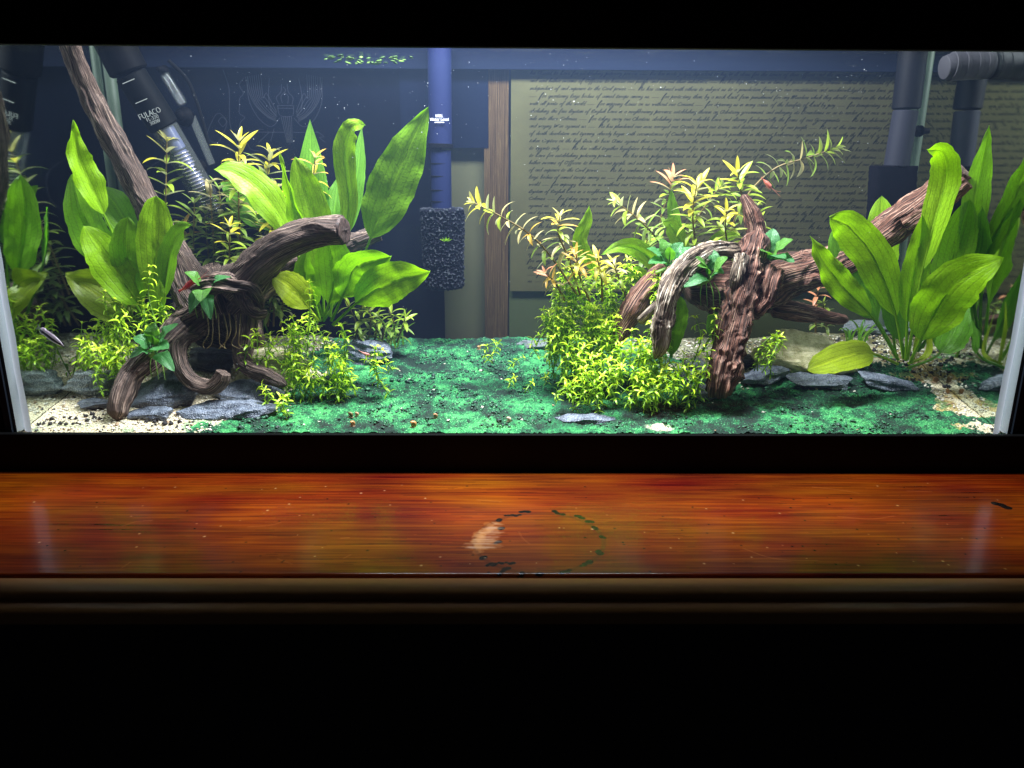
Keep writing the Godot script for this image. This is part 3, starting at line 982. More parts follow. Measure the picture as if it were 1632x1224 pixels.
# ------------------------------------------------------------------ stones and driftwood
func rock(called: String, label: String, px: float, py: float, size: Vector3, yaw: float, tilt: Vector2, sd: int, m: Material, sink := 0.3, rough := 1.0, at := Vector3.INF) -> void:
	# px, py: middle of its foot on the sand; size: half extents in metres
	var r := RandomNumberGenerator.new()
	r.seed = sd
	var planes := []
	for k in 13:
		var d := Vector3(r.randfn(), r.randfn() * 0.7, r.randfn()).normalized()
		planes.append([d, r.randf_range(0.72, 1.0)])
	planes.append([Vector3(r.randf_range(-0.12, 0.12), 1, r.randf_range(-0.12, 0.12)).normalized(), 0.82])
	planes.append([Vector3(0, -1, 0), 0.85])
	planes.append([Vector3(0.1, 0.15, 1).normalized(), 0.86])
	var pos := PackedVector3Array()
	var tx := PackedVector2Array()
	var rows := 44
	var cols := 73
	var turn_it := Basis.from_euler(Vector3(tilt.x, yaw, tilt.y))
	for i in rows:
		var la := -PI / 2 + PI * i / (rows - 1)
		for j in cols:
			var lo := -TAU * j / (cols - 1)
			var d := Vector3(cos(la) * cos(lo), sin(la), cos(la) * sin(lo))
			var rad := 1.25
			for p in planes:
				var c: float = d.dot(p[0])
				if c > 0.05:
					rad = minf(rad, p[1] / c)
			var q := d * rad
			var w := q * size
			var step := noise.get_noise_3d(w.x * 25.0, w.y * 190.0, w.z * 25.0 + sd)      # thin beds
			var fine := noise.get_noise_3d(w.x * 130.0, w.y * 130.0, w.z * 130.0 + sd * 3.0)
			w += Vector3(d.x, d.y * 0.25, d.z).normalized() * rough * (0.0024 * step + 0.0010 * fine)
			w.y += rough * 0.0009 * noise.get_noise_3d(w.x * 60.0, sd, w.z * 60.0)
			pos.append(turn_it * w)
			tx.append(Vector2(j / float(cols - 1), i / float(rows - 1)))
	var s := Shape.new()
	s.grid(rows, cols, pos, tx, true)
	var base := at
	if at == Vector3.INF:
		base = G(px, py)
		base.y = height(base.x, base.z) + size.y * (1.0 - 2.0 * sink)
	tag(single(called, s.done(), m, Transform3D(Basis(), base)), label, "stone")

func make_stones() -> void:
	rock("speckled_stone", "blocky grey stone with pale speckles on the sand by the left glass", 152, 628, Vector3(0.0215, 0.0125, 0.0110), 0.1, Vector2(0.0, 0.03), 3, M.speckled, 0.12)
	rock("slate_piece", "thin dark slate flake behind the left root tip, beside the blocky stone", 158, 649, Vector3(0.0150, 0.0035, 0.008), 0.15, Vector2(0.1, 0.0), 7, M.slate_dark, 0.2)
	rock("slate_piece", "large dark slate slab leaning up between the roots of the left driftwood", 268, 640, Vector3(0.0310, 0.0080, 0.020), 0.35, Vector2(0.55, 0.32), 12, M.slate, 0.05)
	rock("slate_piece", "flat pointed slate piece lying in front of the left root", 240, 664, Vector3(0.0170, 0.0042, 0.0085), -0.10, Vector2(0.45, 0.10), 15, M.slate, 0.15)
	rock("slate_piece", "long blue grey slate slab along the front under the left driftwood", 360, 661, Vector3(0.0360, 0.0052, 0.0115), 0.06, Vector2(0.50, 0.03), 19, M.slate, 0.2)
	rock("slate_piece", "broad slate slab lying under the curled root, behind the front slab", 398, 634, Vector3(0.0300, 0.0050, 0.0130), -0.14, Vector2(0.48, -0.06), 23, M.slate, 0.1)
	rock("slate_piece", "dark slate block standing in the hollow of the left driftwood", 342, 592, Vector3(0.0180, 0.0120, 0.012), 0.2, Vector2(0.0, -0.10), 27, M.slate_dark, 0.1)
	rock("tan_stone", "yellowish stone behind the right root of the left driftwood", 440, 607, Vector3(0.0300, 0.0180, 0.016), 0.3, Vector2(0.1, 0.0), 31, M.tan_stone, 0.2)
	rock("blue_grey_stone", "smooth blue grey stone lying behind the middle stem plants", 590, 575, Vector3(0.0250, 0.0120, 0.013), -0.25, Vector2(0.1, -0.12), 35, M.slate, 0.18)
	rock("flat_stone", "flat grey stone at the back, left of the big yellow green bush", 865, 552, Vector3(0.0260, 0.0048, 0.012), 0.0, Vector2(0.0, 0.0), 39, M.pale_slate, 0.25)
	rock("flat_stone", "half buried pale stone in the algae near the front glass", 945, 668, Vector3(0.0260, 0.0052, 0.0085), 0.05, Vector2(0.12, -0.02), 43, M.slate, 0.68)
	rock("pale_stone", "pale grey pebble slab at the foot of the knobbly leg", 1125, 633, Vector3(0.0180, 0.0052, 0.010), 0.0, Vector2(0.12, 0.0), 47, M.pale_slate, 0.15)
	rock("pale_stone", "small grey stone behind the foot of the knobbly leg", 1105, 600, Vector3(0.0130, 0.0100, 0.010), 0.5, Vector2(0.0, 0.1), 51, M.pale_slate, 0.2)
	rock("slate_piece", "dark slate wedge right of the knobbly leg", 1212, 610, Vector3(0.0230, 0.0068, 0.0115), 0.25, Vector2(0.2, 0.10), 55, M.slate, 0.12)
	rock("slate_piece", "dark slate flake behind the knobbly leg, under the yellowish boulder", 1178, 585, Vector3(0.0170, 0.0065, 0.010), -0.1, Vector2(0.1, 0.0), 59, M.slate_dark, 0.2)
	rock("tan_boulder", "large yellowish layered stone right of the knobbly leg", 1268, 592, Vector3(0.0480, 0.0170, 0.0230), -0.12, Vector2(0.75, -0.13), 63, M.tan_stone, 0.18)
	rock("slate_piece", "flat slate slab dusted with white sand under the fallen leaf", 1312, 614, Vector3(0.0290, 0.0050, 0.0130), 0.05, Vector2(0.22, -0.04), 67, M.slate, 0.1)
	rock("slate_piece", "flat oval slate stone rightmost in the algae", 1410, 616, Vector3(0.0230, 0.0055, 0.0100), -0.2, Vector2(0.22, -0.12), 71, M.slate, 0.1)
	rock("grey_stone", "angular grey stone at the back behind the right sword plant", 1525, 540, Vector3(0.0250, 0.0140, 0.012), 0.1, Vector2(0.0, 0.12), 75, M.pale_slate, 0.15)
	rock("grey_stone", "low grey stone at the back below the right log", 1370, 525, Vector3(0.0300, 0.0080, 0.010), 0.0, Vector2(0.0, 0.0), 79, M.pale_slate, 0.15)

func limb(s: Shape, pts: Array, radii: Array, o := {}) -> void:       # a bent, ridged piece of driftwood
	var sd: float = o.get("seed", 1.0)
	var ridge: float = o.get("ridge", 0.16)
	var lump: float = o.get("lump", 0.22)
	var knob: float = o.get("knob", 0.0)
	var flat: float = o.get("flat", 1.0)
	var sides: int = o.get("sides", 72)
	var rings: int = o.get("rings", 90)
	var cut_a: float = o.get("cut_a", 0.0)
	var cut_b: float = o.get("cut_b", 0.0)
	var path := PackedVector3Array()
	for i in rings:
		path.append(along(pts, i / float(rings - 1)))
	var fr := frames(path)
	var run := 0.0
	var pos := PackedVector3Array()
	var tx := PackedVector2Array()
	var around: float = maxf(1.0, roundf(TAU * pick(radii, 0.5) / 0.04))
	for e in [1.0, 0.5]:
		for j in sides + 1:
			pos.append(path[0])
			tx.append(Vector2(j / float(sides) * around, 0.0))
		break
	for i in rings:
		var t := i / float(rings - 1)
		if i > 0:
			run += path[i].distance_to(path[i - 1])
		var r: float = pick(radii, t)
		if cut_a == 0.0:
			r *= smoothstep(-0.02, 0.05, t) * 0.7 + 0.3
		if cut_b == 0.0:
			r *= smoothstep(1.02, 0.94, t) * 0.75 + 0.25
		var w := fr[0][i].cross(fr[1][i]) as Vector3
		for j in sides + 1:
			var a := TAU * (j % sides) / sides
			var ca := cos(a)
			var sa := sin(a)
			var twist := a + run * 6.0
			var d := 1.0 + lump * noise.get_noise_3d(ca * 0.9 + sd * 9.0, sa * 0.9, run * 34.0)
			var warp := 0.5 * noise.get_noise_2d(run * 40.0, sd * 3.0 + ca)
			d += ridge * 0.36 * noise.get_noise_3d(cos(twist + warp) * 2.2 + sd * 5.0, sin(twist + warp) * 2.2, run * 14.0)
			d += ridge * 0.24 * noise.get_noise_3d(cos(twist + warp) * 6.0 + sd * 3.0, sin(twist + warp) * 6.0, run * 20.0)
			d += ridge * 0.12 * noise.get_noise_3d(cos(twist + warp) * 14.0 + sd * 3.0, sin(twist + warp) * 14.0, run * 38.0)
			if knob > 0.0:
				var c := cell.get_noise_3d(ca * 2.3 + sd, sa * 2.3, run * 95.0)
				d += knob * 0.9 * pow(clampf(-c, 0.0, 1.0), 4.0) - knob * 0.12
				d -= knob * 0.28 * smoothstep(0.35, 0.65, noise.get_noise_3d(ca * 2.0 + sd * 4.0, sa * 2.0, run * 70.0))
			pos.append(path[i] + (fr[1][i] * ca * flat + w * sa / flat) * r * d)
			tx.append(Vector2(j / float(sides) * around, run / 0.3 + sd * 0.13))
	for j in sides + 1:
		pos.append(path[rings - 1])
		tx.append(Vector2(j / float(sides) * around, run / 0.3 + sd * 0.13))
	s.grid(rings + 2, sides + 1, pos, tx, true)

func PL(list: Array) -> Array:                                  # [px, py, z] -> points
	var out := []
	for q in list:
		out.append(P(q[0], q[1], q[2]))
	return out

func branch(root: Node3D, called: String, list: Array, widths: Array, m: Material, o := {}) -> MeshInstance3D:     # widths: radii in photograph pixels
	var pts := PL(list)
	var radii := []
	for k in widths.size():
		radii.append(float(widths[k]) * unit(along(pts, k / float(maxi(1, widths.size() - 1)))))
	var s := Shape.new()
	limb(s, pts, radii, o)
	return part(root, called, s.done(), m)

func make_left_wood() -> void:
	var m: Material = M.wood_grey
	var o := thing("driftwood", "grey brown driftwood stump at the left with root legs and a sawn arm", "driftwood", G(330, 600))
	branch(o, "tall_branch", [[100, 40, -0.062], [122, 100, -0.080], [152, 168, -0.096], [192, 245, -0.106], [230, 318, -0.110], [272, 392, -0.110], [312, 452, -0.106], [340, 490, -0.1]], [14, 15, 17, 19, 20, 21, 24, 30], m, {"seed": 1.0, "ridge": 0.30, "lump": 0.22, "rings": 150, "cut_a": 1.0})
	branch(o, "side_branch", [[262, 372, -0.10], [278, 420, -0.100], [290, 460, -0.096], [318, 500, -0.092]], [8, 15, 18, 22], m, {"seed": 2.0, "ridge": 0.3, "rings": 60})
	branch(o, "stump", [[340, 440, -0.100], [350, 462, -0.106], [358, 490, -0.126], [364, 535, -0.140]], [40, 44, 30, 20], m, {"seed": 3.0, "ridge": 0.30, "lump": 0.5, "rings": 80, "sides": 60, "knob": 0.25, "cut_a": 1.0})
	branch(o, "stump_lip", [[318, 462, -0.072], [340, 452, -0.066], [372, 456, -0.066], [398, 462, -0.07], [418, 492, -0.078]], [13, 15, 14, 13, 9], m, {"seed": 4.0, "ridge": 0.5, "lump": 0.6, "rings": 70, "knob": 0.3})
	branch(o, "stump_lip", [[384, 462, -0.070], [394, 490, -0.066], [408, 500, -0.068], [426, 498, -0.074]], [11, 12, 9, 5], m, {"seed": 4.6, "ridge": 0.5, "lump": 0.6, "rings": 50})
	branch(o, "cut_arm", [[362, 470, -0.084], [392, 440, -0.080], [424, 408, -0.074], [462, 384, -0.068], [505, 370, -0.062], [546, 367, -0.056]], [27, 27, 27, 26, 24, 22], m, {"seed": 5.0, "ridge": 0.16, "lump": 0.14, "rings": 110, "cut_b": 1.0})
	branch(o, "under_arm", [[372, 500, -0.09], [398, 474, -0.088], [416, 450, -0.084], [440, 420, -0.08]], [16, 16, 14, 12], m, {"seed": 5.5, "ridge": 0.3, "rings": 50})
	var cut := Shape.new()
	var pts := PL([[505, 370, -0.062], [546, 367, -0.056]])
	var d: Vector3 = (pts[1] - pts[0]).normalized()
	var u := d.cross(Vector3.UP).normalized()
	var w := u.cross(d)
	var pos := PackedVector3Array()
	var tx := PackedVector2Array()
	var r0 := 21.5 * unit(pts[1])
	for i in 8:
		for j in 33:
			var a := TAU * j / 32.0
			var rr: float = r0 * [0.0, 0.15, 0.35, 0.55, 0.75, 0.90, 0.99, 1.02][i] * (1.0 + 0.07 * noise.get_noise_3d(cos(a) * 2.0, sin(a) * 2.0, 4.0))
			pos.append(pts[1] + d * ([0.0022, 0.0022, 0.0018, 0.0021, 0.0017, 0.0020, 0.0013, -0.0006][i] + 0.0008 * noise.get_noise_3d(cos(a) * rr * 900.0, sin(a) * rr * 900.0, 2.0)) + (u * cos(a) + w * sin(a)) * rr)
			tx.append(Vector2(0.5 + 0.4 * cos(a) * rr / r0, 0.5 + 0.12 * sin(a) * rr / r0))
	cut.grid(8, 33, pos, tx, true)
	part(o, "cut_end", cut.done(), M.wood_cut, "sawn round end of the arm")
	branch(o, "back_arm", [[400, 470, -0.105], [450, 436, -0.115], [510, 408, -0.125], [560, 388, -0.132], [604, 370, -0.138]], [20, 18, 16, 15, 12], m, {"seed": 6.0, "ridge": 0.3, "rings": 90, "cut_b": 1.0})
	branch(o, "root_leg", [[318, 500, -0.095], [288, 528, -0.078], [262, 552, -0.064], [232, 576, -0.050], [208, 600, -0.040], [192, 636, -0.026], [186, 668, -0.018]], [28, 26, 22, 19, 18, 17, 14], m, {"seed": 7.0, "ridge": 0.24, "lump": 0.2, "rings": 130, "knob": 0.15})
	branch(o, "root_leg", [[318, 534, -0.070], [296, 540, -0.062], [284, 558, -0.055], [290, 588, -0.048], [308, 610, -0.042], [334, 618, -0.038], [352, 606, -0.036], [357, 594, -0.036]], [6, 9, 13, 12, 12, 12, 12, 11], m, {"seed": 8.0, "ridge": 0.22, "lump": 0.2, "rings": 130, "cut_b": 1.0})
	branch(o, "root_leg", [[396, 490, -0.090], [392, 530, -0.082], [386, 572, -0.070], [402, 590, -0.060], [430, 600, -0.052], [456, 614, -0.045]], [17, 15, 13, 13, 12, 7], m, {"seed": 9.0, "ridge": 0.26, "rings": 110})
	branch(o, "root_leg", [[396, 500, -0.10], [404, 540, -0.104], [400, 580, -0.106]], [20, 16, 10], m, {"seed": 9.5, "ridge": 0.3, "rings": 60})
	branch(o, "shelf", [[262, 520, -0.080], [290, 508, -0.078], [322, 492, -0.078]], [9, 13, 14], m, {"seed": 10.0, "ridge": 0.3, "rings": 50})
	branch(o, "hollow_wall", [[286, 470, -0.138], [340, 510, -0.150], [412, 545, -0.150]], [26, 44, 30], m, {"seed": 11.0, "ridge": 0.4, "rings": 60})
	for k in 7:                                                # root hairs in the hollow
		var x := 330.0 + k * 9.0
		var h := Shape.new()
		tube(h, PL([[x, 500, -0.07], [x + rng.randf_range(-6, 6), 530, -0.06], [x + rng.randf_range(-14, 10), 548, -0.058], [x + rng.randf_range(-20, 16), 556, -0.056]]), [0.0006, 0.0004, 0.0003], 5)
		part(o, "rootlet", h.done(), M.red_stem)

func make_right_wood() -> void:
	var m: Material = M.wood_red
	var o := thing("driftwood", "red brown driftwood at the right with a knobbly leg and a thick log", "driftwood", G(1160, 600))
	branch(o, "knobbly_leg", [[1208, 370, -0.095], [1198, 410, -0.086], [1188, 450, -0.076], [1175, 500, -0.063], [1163, 545, -0.052], [1154, 588, -0.044], [1148, 614, -0.040], [1147, 624, -0.042]], [18, 27, 26, 26, 27, 27, 23, 19], m, {"cut_b": 1.0, "seed": 12.0, "ridge": 0.3, "lump": 0.16, "knob": 0.42, "rings": 200, "sides": 110})
	branch(o, "upright_spike", [[1184, 310, -0.105], [1196, 336, -0.104], [1204, 366, -0.102], [1206, 410, -0.098]], [6, 12, 15, 20], m, {"seed": 13.0, "ridge": 0.35, "rings": 70})
	branch(o, "log", [[1190, 472, -0.126], [1246, 443, -0.120], [1300, 428, -0.113], [1354, 408, -0.102], [1422, 363, -0.088], [1488, 311, -0.072], [1535, 270, -0.060]], [38, 36, 31, 28, 26, 23, 19], m, {"seed": 14.0, "ridge": 0.22, "lump": 0.18, "rings": 160, "sides": 96, "cut_b": 1.0})
	branch(o, "log_fork", [[1440, 358, -0.080], [1492, 322, -0.066], [1543, 290, -0.054]], [20, 18, 13], m, {"seed": 15.0, "ridge": 0.3, "rings": 60, "cut_b": 1.0})
	branch(o, "dark_body", [[1090, 452, -0.125], [1130, 450, -0.125], [1180, 455, -0.12], [1230, 470, -0.115]], [26, 44, 50, 38], m, {"seed": 16.0, "ridge": 0.25, "rings": 80})
	branch(o, "arched_branch", [[1178, 400, -0.085], [1140, 398, -0.074], [1106, 414, -0.064], [1080, 440, -0.056], [1064, 475, -0.048], [1056, 515, -0.044], [1052, 550, -0.042], [1044, 572, -0.042]], [13, 13, 16, 19, 18, 17, 14, 5], M.wood_pale, {"seed": 17.0, "ridge": 0.42, "lump": 0.25, "rings": 170, "sides": 56, "knob": 0.12})
	branch(o, "pale_stick", [[1062, 470, -0.060], [1040, 492, -0.060], [1018, 514, -0.060]], [6, 7, 7], M.wood_pale, {"seed": 18.0, "ridge": 0.2, "rings": 40})
	branch(o, "red_root", [[1130, 405, -0.105], [1075, 425, -0.098], [1034, 455, -0.090], [1006, 495, -0.082], [982, 535, -0.076], [968, 556, -0.074]], [14, 16, 18, 18, 15, 10], m, {"seed": 19.0, "ridge": 0.2, "rings": 110})
	branch(o, "low_stick", [[1228, 490, -0.13], [1262, 494, -0.134], [1310, 504, -0.14], [1352, 510, -0.146]], [14, 15, 11, 6], m, {"seed": 20.0, "ridge": 0.35, "rings": 70})
	branch(o, "rotten_edge", [[1182, 404, -0.072], [1176, 430, -0.066], [1170, 462, -0.066]], [8, 12, 7], M.wood_pale, {"seed": 22.0, "ridge": 0.5, "lump": 0.6, "rings": 50})
	branch(o, "rotten_edge", [[1236, 430, -0.078], [1228, 452, -0.068], [1222, 480, -0.064], [1204, 500, -0.062]], [14, 12, 10, 8], m, {"seed": 23.0, "ridge": 0.5, "lump": 0.5, "knob": 0.4, "rings": 70})

# ------------------------------------------------------------------ plants
func leaf(root: Node3D, list: Array, z0: float, z1: float, wide_px: float, m: Material, o := {}) -> void:
	# list: [px, py] from foot to tip; z runs from z0 to z1
	var pts := []
	for k in list.size():
		var f := k / float(list.size() - 1)
		var q: Array = list[k]
		pts.append(P(q[0], q[1], q[2] if q.size() > 2 else lerpf(z0, z1, f)))
	broad_leaf(root, pts, wide_px * unit(along(pts, 0.7)) * 0.5, m, o)

func broad_leaf(root: Node3D, pts: Array, half: float, m: Material, o := {}) -> void:
	var blade: float = o.get("blade", 0.38)
	var roll0: float = o.get("roll", 0.0)
	var roll1: float = o.get("roll2", roll0)
	var fold: float = o.get("fold", 0.30)
	var ripple: float = 0.7 * float(o.get("ripple", 0.10))
	var sharp: float = 0.12 + 1.15 * float(o.get("sharp", 0.75))
	var early: float = o.get("early", 0.55)
	var sd: float = o.get("seed", pts[0].x * 313.0 + pts[pts.size() - 1].y * 171.0)
	var facing: Vector3 = o.get("facing", Vector3.INF)
	var rows := 30
	var cols := 13
	var path := PackedVector3Array()
	for i in rows:
		path.append(along(pts, i / float(rows - 1)))
	var peak := pow(early / (early + sharp), early) * pow(sharp / (early + sharp), sharp)
	var pos := PackedVector3Array()
	var tx := PackedVector2Array()
	var stalk := []
	var length := 0.0
	for i in rows - 1:
		length += path[i].distance_to(path[i + 1])
	var bite: float = noise.get_noise_2d(sd, 7.0)
	for i in rows:
		var t := i / float(rows - 1)
		var T := (path[mini(i + 1, rows - 1)] - path[maxi(i - 1, 0)]).normalized()
		var N := (eye - path[i]).normalized() if facing == Vector3.INF else facing
		var S := T.cross(N).normalized()
		N = S.cross(T).normalized()
		var roll := lerpf(roll0, roll1, t) + 0.18 * noise.get_noise_2d(sd * 3.0, t * 3.0)
		var S2 := S * cos(roll) + N * sin(roll)
		var N2 := N * cos(roll) - S * sin(roll)
		var b := clampf((t - blade) / (1.0 - blade), 0.0, 1.0)
		var w := half * pow(b, early) * pow(1.0 - b, sharp) / peak
		w = maxf(w, half * 0.05 * (1.0 - b))
		var amp := ripple * half * smoothstep(0.0, 0.25, b)
		stalk.append(path[i] - N2 * 0.0005)
		for j in cols:
			var u := j / float(cols - 1) * 2.0 - 1.0
			var a := absf(u)
			var edge := 1.0 + 0.07 * noise.get_noise_3d(t * 22.0, signf(u) * 3.0, sd) * smoothstep(0.3, 1.0, a)
			var lift := fold * w * (a - 0.45 * a * a) + amp * a * a * sin(t * length * 210.0 + signf(u) * 1.9 + sd) + 0.05 * w * noise.get_noise_3d(t * 12.0, u * 2.0, sd * 2.0)
			pos.append(path[i] + S2 * (u * w * edge) + N2 * lift)
			tx.append(Vector2(u * 0.5 + 0.5, b))
	var s := Shape.new()
	s.grid(rows, cols, pos, tx)
	var lf := part(root, o.get("called", "leaf"), s.done(), m, o.get("label", ""))
	var st := Shape.new()
	var thick: float = o.get("thick", 0.0011)
	if thick < 0.0004:
		return
	tube(st, stalk, [thick * 1.2, thick, thick * 0.75, thick * 0.45, thick * 0.25, thick * 0.12], 7, 30)
	part(lf, "midrib", st.done(), m)

func make_left_sword() -> void:
	var o := thing("sword_plant", "broad leaved green sword plant at the left in front of the tall branch", "plant", G(238, 520), "sword plants")
	var br: Material = M.leaf_bright
	leaf(o, [[228, 500], [214, 450], [202, 400], [204, 346]], -0.085, -0.070, 50, M.leaf_mid, {"blade": 0.12, "sharp": 0.35, "fold": 0.25, "roll": 0.2})
	leaf(o, [[228, 505], [180, 430], [140, 360], [114, 278]], -0.095, -0.085, 62, M.leaf_mid, {"blade": 0.3, "sharp": 0.5, "roll": 0.5})
	leaf(o, [[230, 500], [218, 400], [190, 336], [158, 296]], -0.10, -0.115, 52, M.leaf_mid, {"blade": 0.35, "sharp": 0.6})
	leaf(o, [[236, 512], [205, 430], [168, 346], [142, 292], [122, 240], [118, 192]], -0.090, -0.055, 44, br, {"blade": 0.42, "sharp": 0.85, "fold": 0.5, "roll": -0.3, "ripple": 0.3})
	leaf(o, [[233, 500], [206, 462], [166, 406], [133, 360]], -0.085, -0.062, 64, br, {"blade": 0.16, "sharp": 0.5, "fold": 0.2, "roll": -0.15})
	leaf(o, [[244, 505], [247, 440], [247, 375], [249, 312]], -0.085, -0.072, 56, br, {"blade": 0.14, "sharp": 0.32, "fold": 0.3})
	leaf(o, [[256, 520], [262, 462], [272, 402], [290, 366], [305, 358]], -0.085, -0.070, 34, M.leaf_mid, {"blade": 0.2, "fold": 0.6, "roll": 0.5})
	leaf(o, [[236, 520], [200, 496], [160, 474], [104, 434]], -0.085, -0.078, 66, M.leaf_olive, {"blade": 0.24, "sharp": 0.6, "roll": -0.35, "fold": 0.15})
	leaf(o, [[258, 522], [252, 492], [254, 466], [254, 446]], -0.080, -0.074, 22, br, {"blade": 0.25})
	leaf(o, [[232, 510], [175, 452], [104, 440]], -0.10, -0.075, 44, M.leaf_olive, {"blade": 0.45, "roll": 0.4})
	leaf(o, [[226, 500], [150, 400], [110, 330]], -0.11, -0.095, 48, M.leaf_deep, {"blade": 0.4, "roll": -0.5})
	leaf(o, [[240, 500], [232, 420], [222, 360], [206, 318]], -0.11, -0.13, 46, M.leaf_deep, {"blade": 0.3})

func make_middle_sword() -> void:
	var o := thing("sword_plant", "tall green sword plant left of centre with one leaf reaching the filter pipe", "plant", G(520, 530), "sword plants")
	var br: Material = M.leaf_bright
	leaf(o, [[505, 515], [500, 420], [496, 300], [494, 190]], -0.135, -0.15, 58, M.leaf_deep, {"blade": 0.30, "sharp": 0.8, "ripple": 0.03, "fold": 0.12})
	leaf(o, [[540, 470], [556, 360], [570, 270], [577, 198]], -0.15, -0.17, 28, M.leaf_deep, {"blade": 0.3, "sharp": 0.9})
	leaf(o, [[515, 512], [568, 430], [602, 352], [640, 262], [683, 170]], -0.125, -0.105, 76, M.leaf_mid, {"blade": 0.42, "sharp": 0.72, "fold": 0.12, "roll": 0.12, "ripple": 0.14, "early": 0.62})
	leaf(o, [[526, 505], [540, 420], [556, 330], [549, 245], [560, 205], [582, 199]], -0.120, -0.095, 36, br, {"blade": 0.28, "sharp": 0.5, "roll": -0.3, "roll2": 0.6, "ripple": 0.2})
	leaf(o, [[516, 505], [512, 420], [494, 325], [470, 250]], -0.115, -0.088, 58, br, {"blade": 0.22, "sharp": 0.5, "fold": 0.3, "roll": 0.1})
	leaf(o, [[512, 505], [488, 400], [466, 320], [446, 244]], -0.115, -0.085, 32, br, {"blade": 0.3, "sharp": 0.9, "roll": 0.9, "fold": 0.5, "ripple": 0.25})
	leaf(o, [[508, 505], [466, 385], [420, 312], [375, 277], [341, 270]], -0.115, -0.080, 56, br, {"blade": 0.24, "sharp": 0.75, "roll": -0.45, "fold": 0.3})
	leaf(o, [[515, 510], [530, 462], [530, 410], [520, 372]], -0.105, -0.085, 60, M.leaf_mid, {"blade": 0.2, "sharp": 0.5, "fold": 0.35})
	leaf(o, [[510, 512], [498, 470], [486, 430], [492, 390]], -0.105, -0.095, 40, M.leaf_mid, {"blade": 0.2, "roll": 0.5})
	leaf(o, [[528, 512], [552, 460], [570, 422], [624, 408]], -0.105, -0.080, 66, M.leaf_mid, {"blade": 0.25, "sharp": 0.55, "fold": 0.65, "roll": -0.5, "ripple": 0.2})
	leaf(o, [[530, 518], [575, 478], [625, 448], [686, 432]], -0.100, -0.072, 68, br, {"blade": 0.30, "sharp": 0.62, "fold": 0.28, "roll": -0.25, "ripple": 0.16, "label": "wide pale leaf reaching to the right"})
	leaf(o, [[508, 512], [484, 480], [462, 458], [434, 440]], -0.100, -0.080, 52, M.leaf_yellow, {"blade": 0.22, "sharp": 0.45, "roll": -0.3})
	leaf(o, [[470, 470], [430, 440], [402, 424], [366, 411]], -0.12, -0.105, 30, M.leaf_yellow, {"blade": 0.4, "sharp": 0.6, "roll": -0.4})
	leaf(o, [[512, 505], [530, 360], [540, 280]], -0.14, -0.16, 40, M.leaf_deep, {"blade": 0.35})
	leaf(o, [[505, 500], [440, 380], [390, 320], [352, 290]], -0.15, -0.175, 52, M.leaf_deep, {"blade": 0.4})

func make_right_sword() -> void:
	var o := thing("sword_plant", "lush green sword plant at the right in front of the thick log", "plant", G(1440, 575), "sword plants")
	var br: Material = M.leaf_bright
	leaf(o, [[1428, 570], [1416, 470], [1406, 390], [1405, 312]], -0.12, -0.125, 50, br, {"blade": 0.45, "sharp": 0.5})
	leaf(o, [[1460, 560], [1500, 470], [1525, 390], [1546, 318]], -0.085, -0.060, 58, M.leaf_mid, {"blade": 0.3, "sharp": 0.5})
	leaf(o, [[1470, 555], [1535, 420], [1556, 300], [1577, 200]], -0.085, -0.047, 46, M.leaf_mid, {"blade": 0.35, "sharp": 0.8, "roll": -0.5})
	leaf(o, [[1462, 560], [1530, 470], [1560, 400], [1566, 330]], -0.085, -0.055, 50, M.leaf_deep, {"blade": 0.3, "roll": 0.4})
	leaf(o, [[1430, 568], [1392, 500], [1352, 440], [1330, 362]], -0.085, -0.095, 58, M.leaf_deep, {"blade": 0.3, "sharp": 0.5})
	leaf(o, [[1440, 572], [1424, 490], [1392, 410], [1352, 360], [1322, 346]], -0.080, -0.062, 64, br, {"blade": 0.22, "sharp": 0.5, "fold": 0.3, "roll": 0.25})
	leaf(o, [[1432, 574], [1392, 508], [1348, 462], [1316, 420], [1291, 376]], -0.080, -0.055, 44, br, {"blade": 0.28, "sharp": 0.75, "ripple": 0.35, "roll": -0.2})
	leaf(o, [[1446, 572], [1466, 450], [1488, 360], [1508, 285], [1502, 243], [1478, 238]], -0.070, -0.030, 48, br, {"blade": 0.24, "sharp": 0.55, "roll": 0.3, "fold": 0.35})
	leaf(o, [[1444, 574], [1448, 490], [1462, 410], [1470, 342]], -0.078, -0.055, 42, br, {"blade": 0.24, "sharp": 0.6, "fold": 0.5, "roll": -0.2})
	leaf(o, [[1450, 578], [1484, 508], [1530, 446], [1600, 410]], -0.066, -0.018, 84, br, {"blade": 0.18, "sharp": 0.62, "fold": 0.2, "roll": -0.2, "label": "largest leaf, held out to the right"})
	leaf(o, [[1448, 586], [1494, 566], [1522, 522], [1546, 455]], -0.072, -0.074, 60, M.leaf_deep, {"blade": 0.38, "sharp": 0.5, "roll": 0.3})
	leaf(o, [[1446, 575], [1430, 520], [1420, 470], [1410, 430]], -0.09, -0.1, 36, M.leaf_deep, {"blade": 0.2})
	leaf(o, [[1452, 580], [1470, 520], [1488, 480]], -0.075, -0.070, 10, M.leaf_yellow, {"blade": 0.1})
	leaf(o, [[1448, 580], [1480, 560], [1476, 500]], -0.075, -0.080, 10, M.leaf_yellow, {"blade": 0.2})
	var f := thing("fallen_leaf", "single yellow green leaf lying flat over the slate in front of the right sword plant", "leaf", G(1340, 600))
	var a := [P(1432, 580, -0.075), P(1400, 566, -0.070), P(1375, 562, -0.064), P(1330, 574, -0.056), P(1286, 590, -0.048)]
	broad_leaf(f, a, 0.0135, M.leaf_yellow, {"blade": 0.34, "sharp": 0.45, "facing": Vector3(0.05, 0.72, 0.69), "fold": 0.15, "ripple": 0.08})

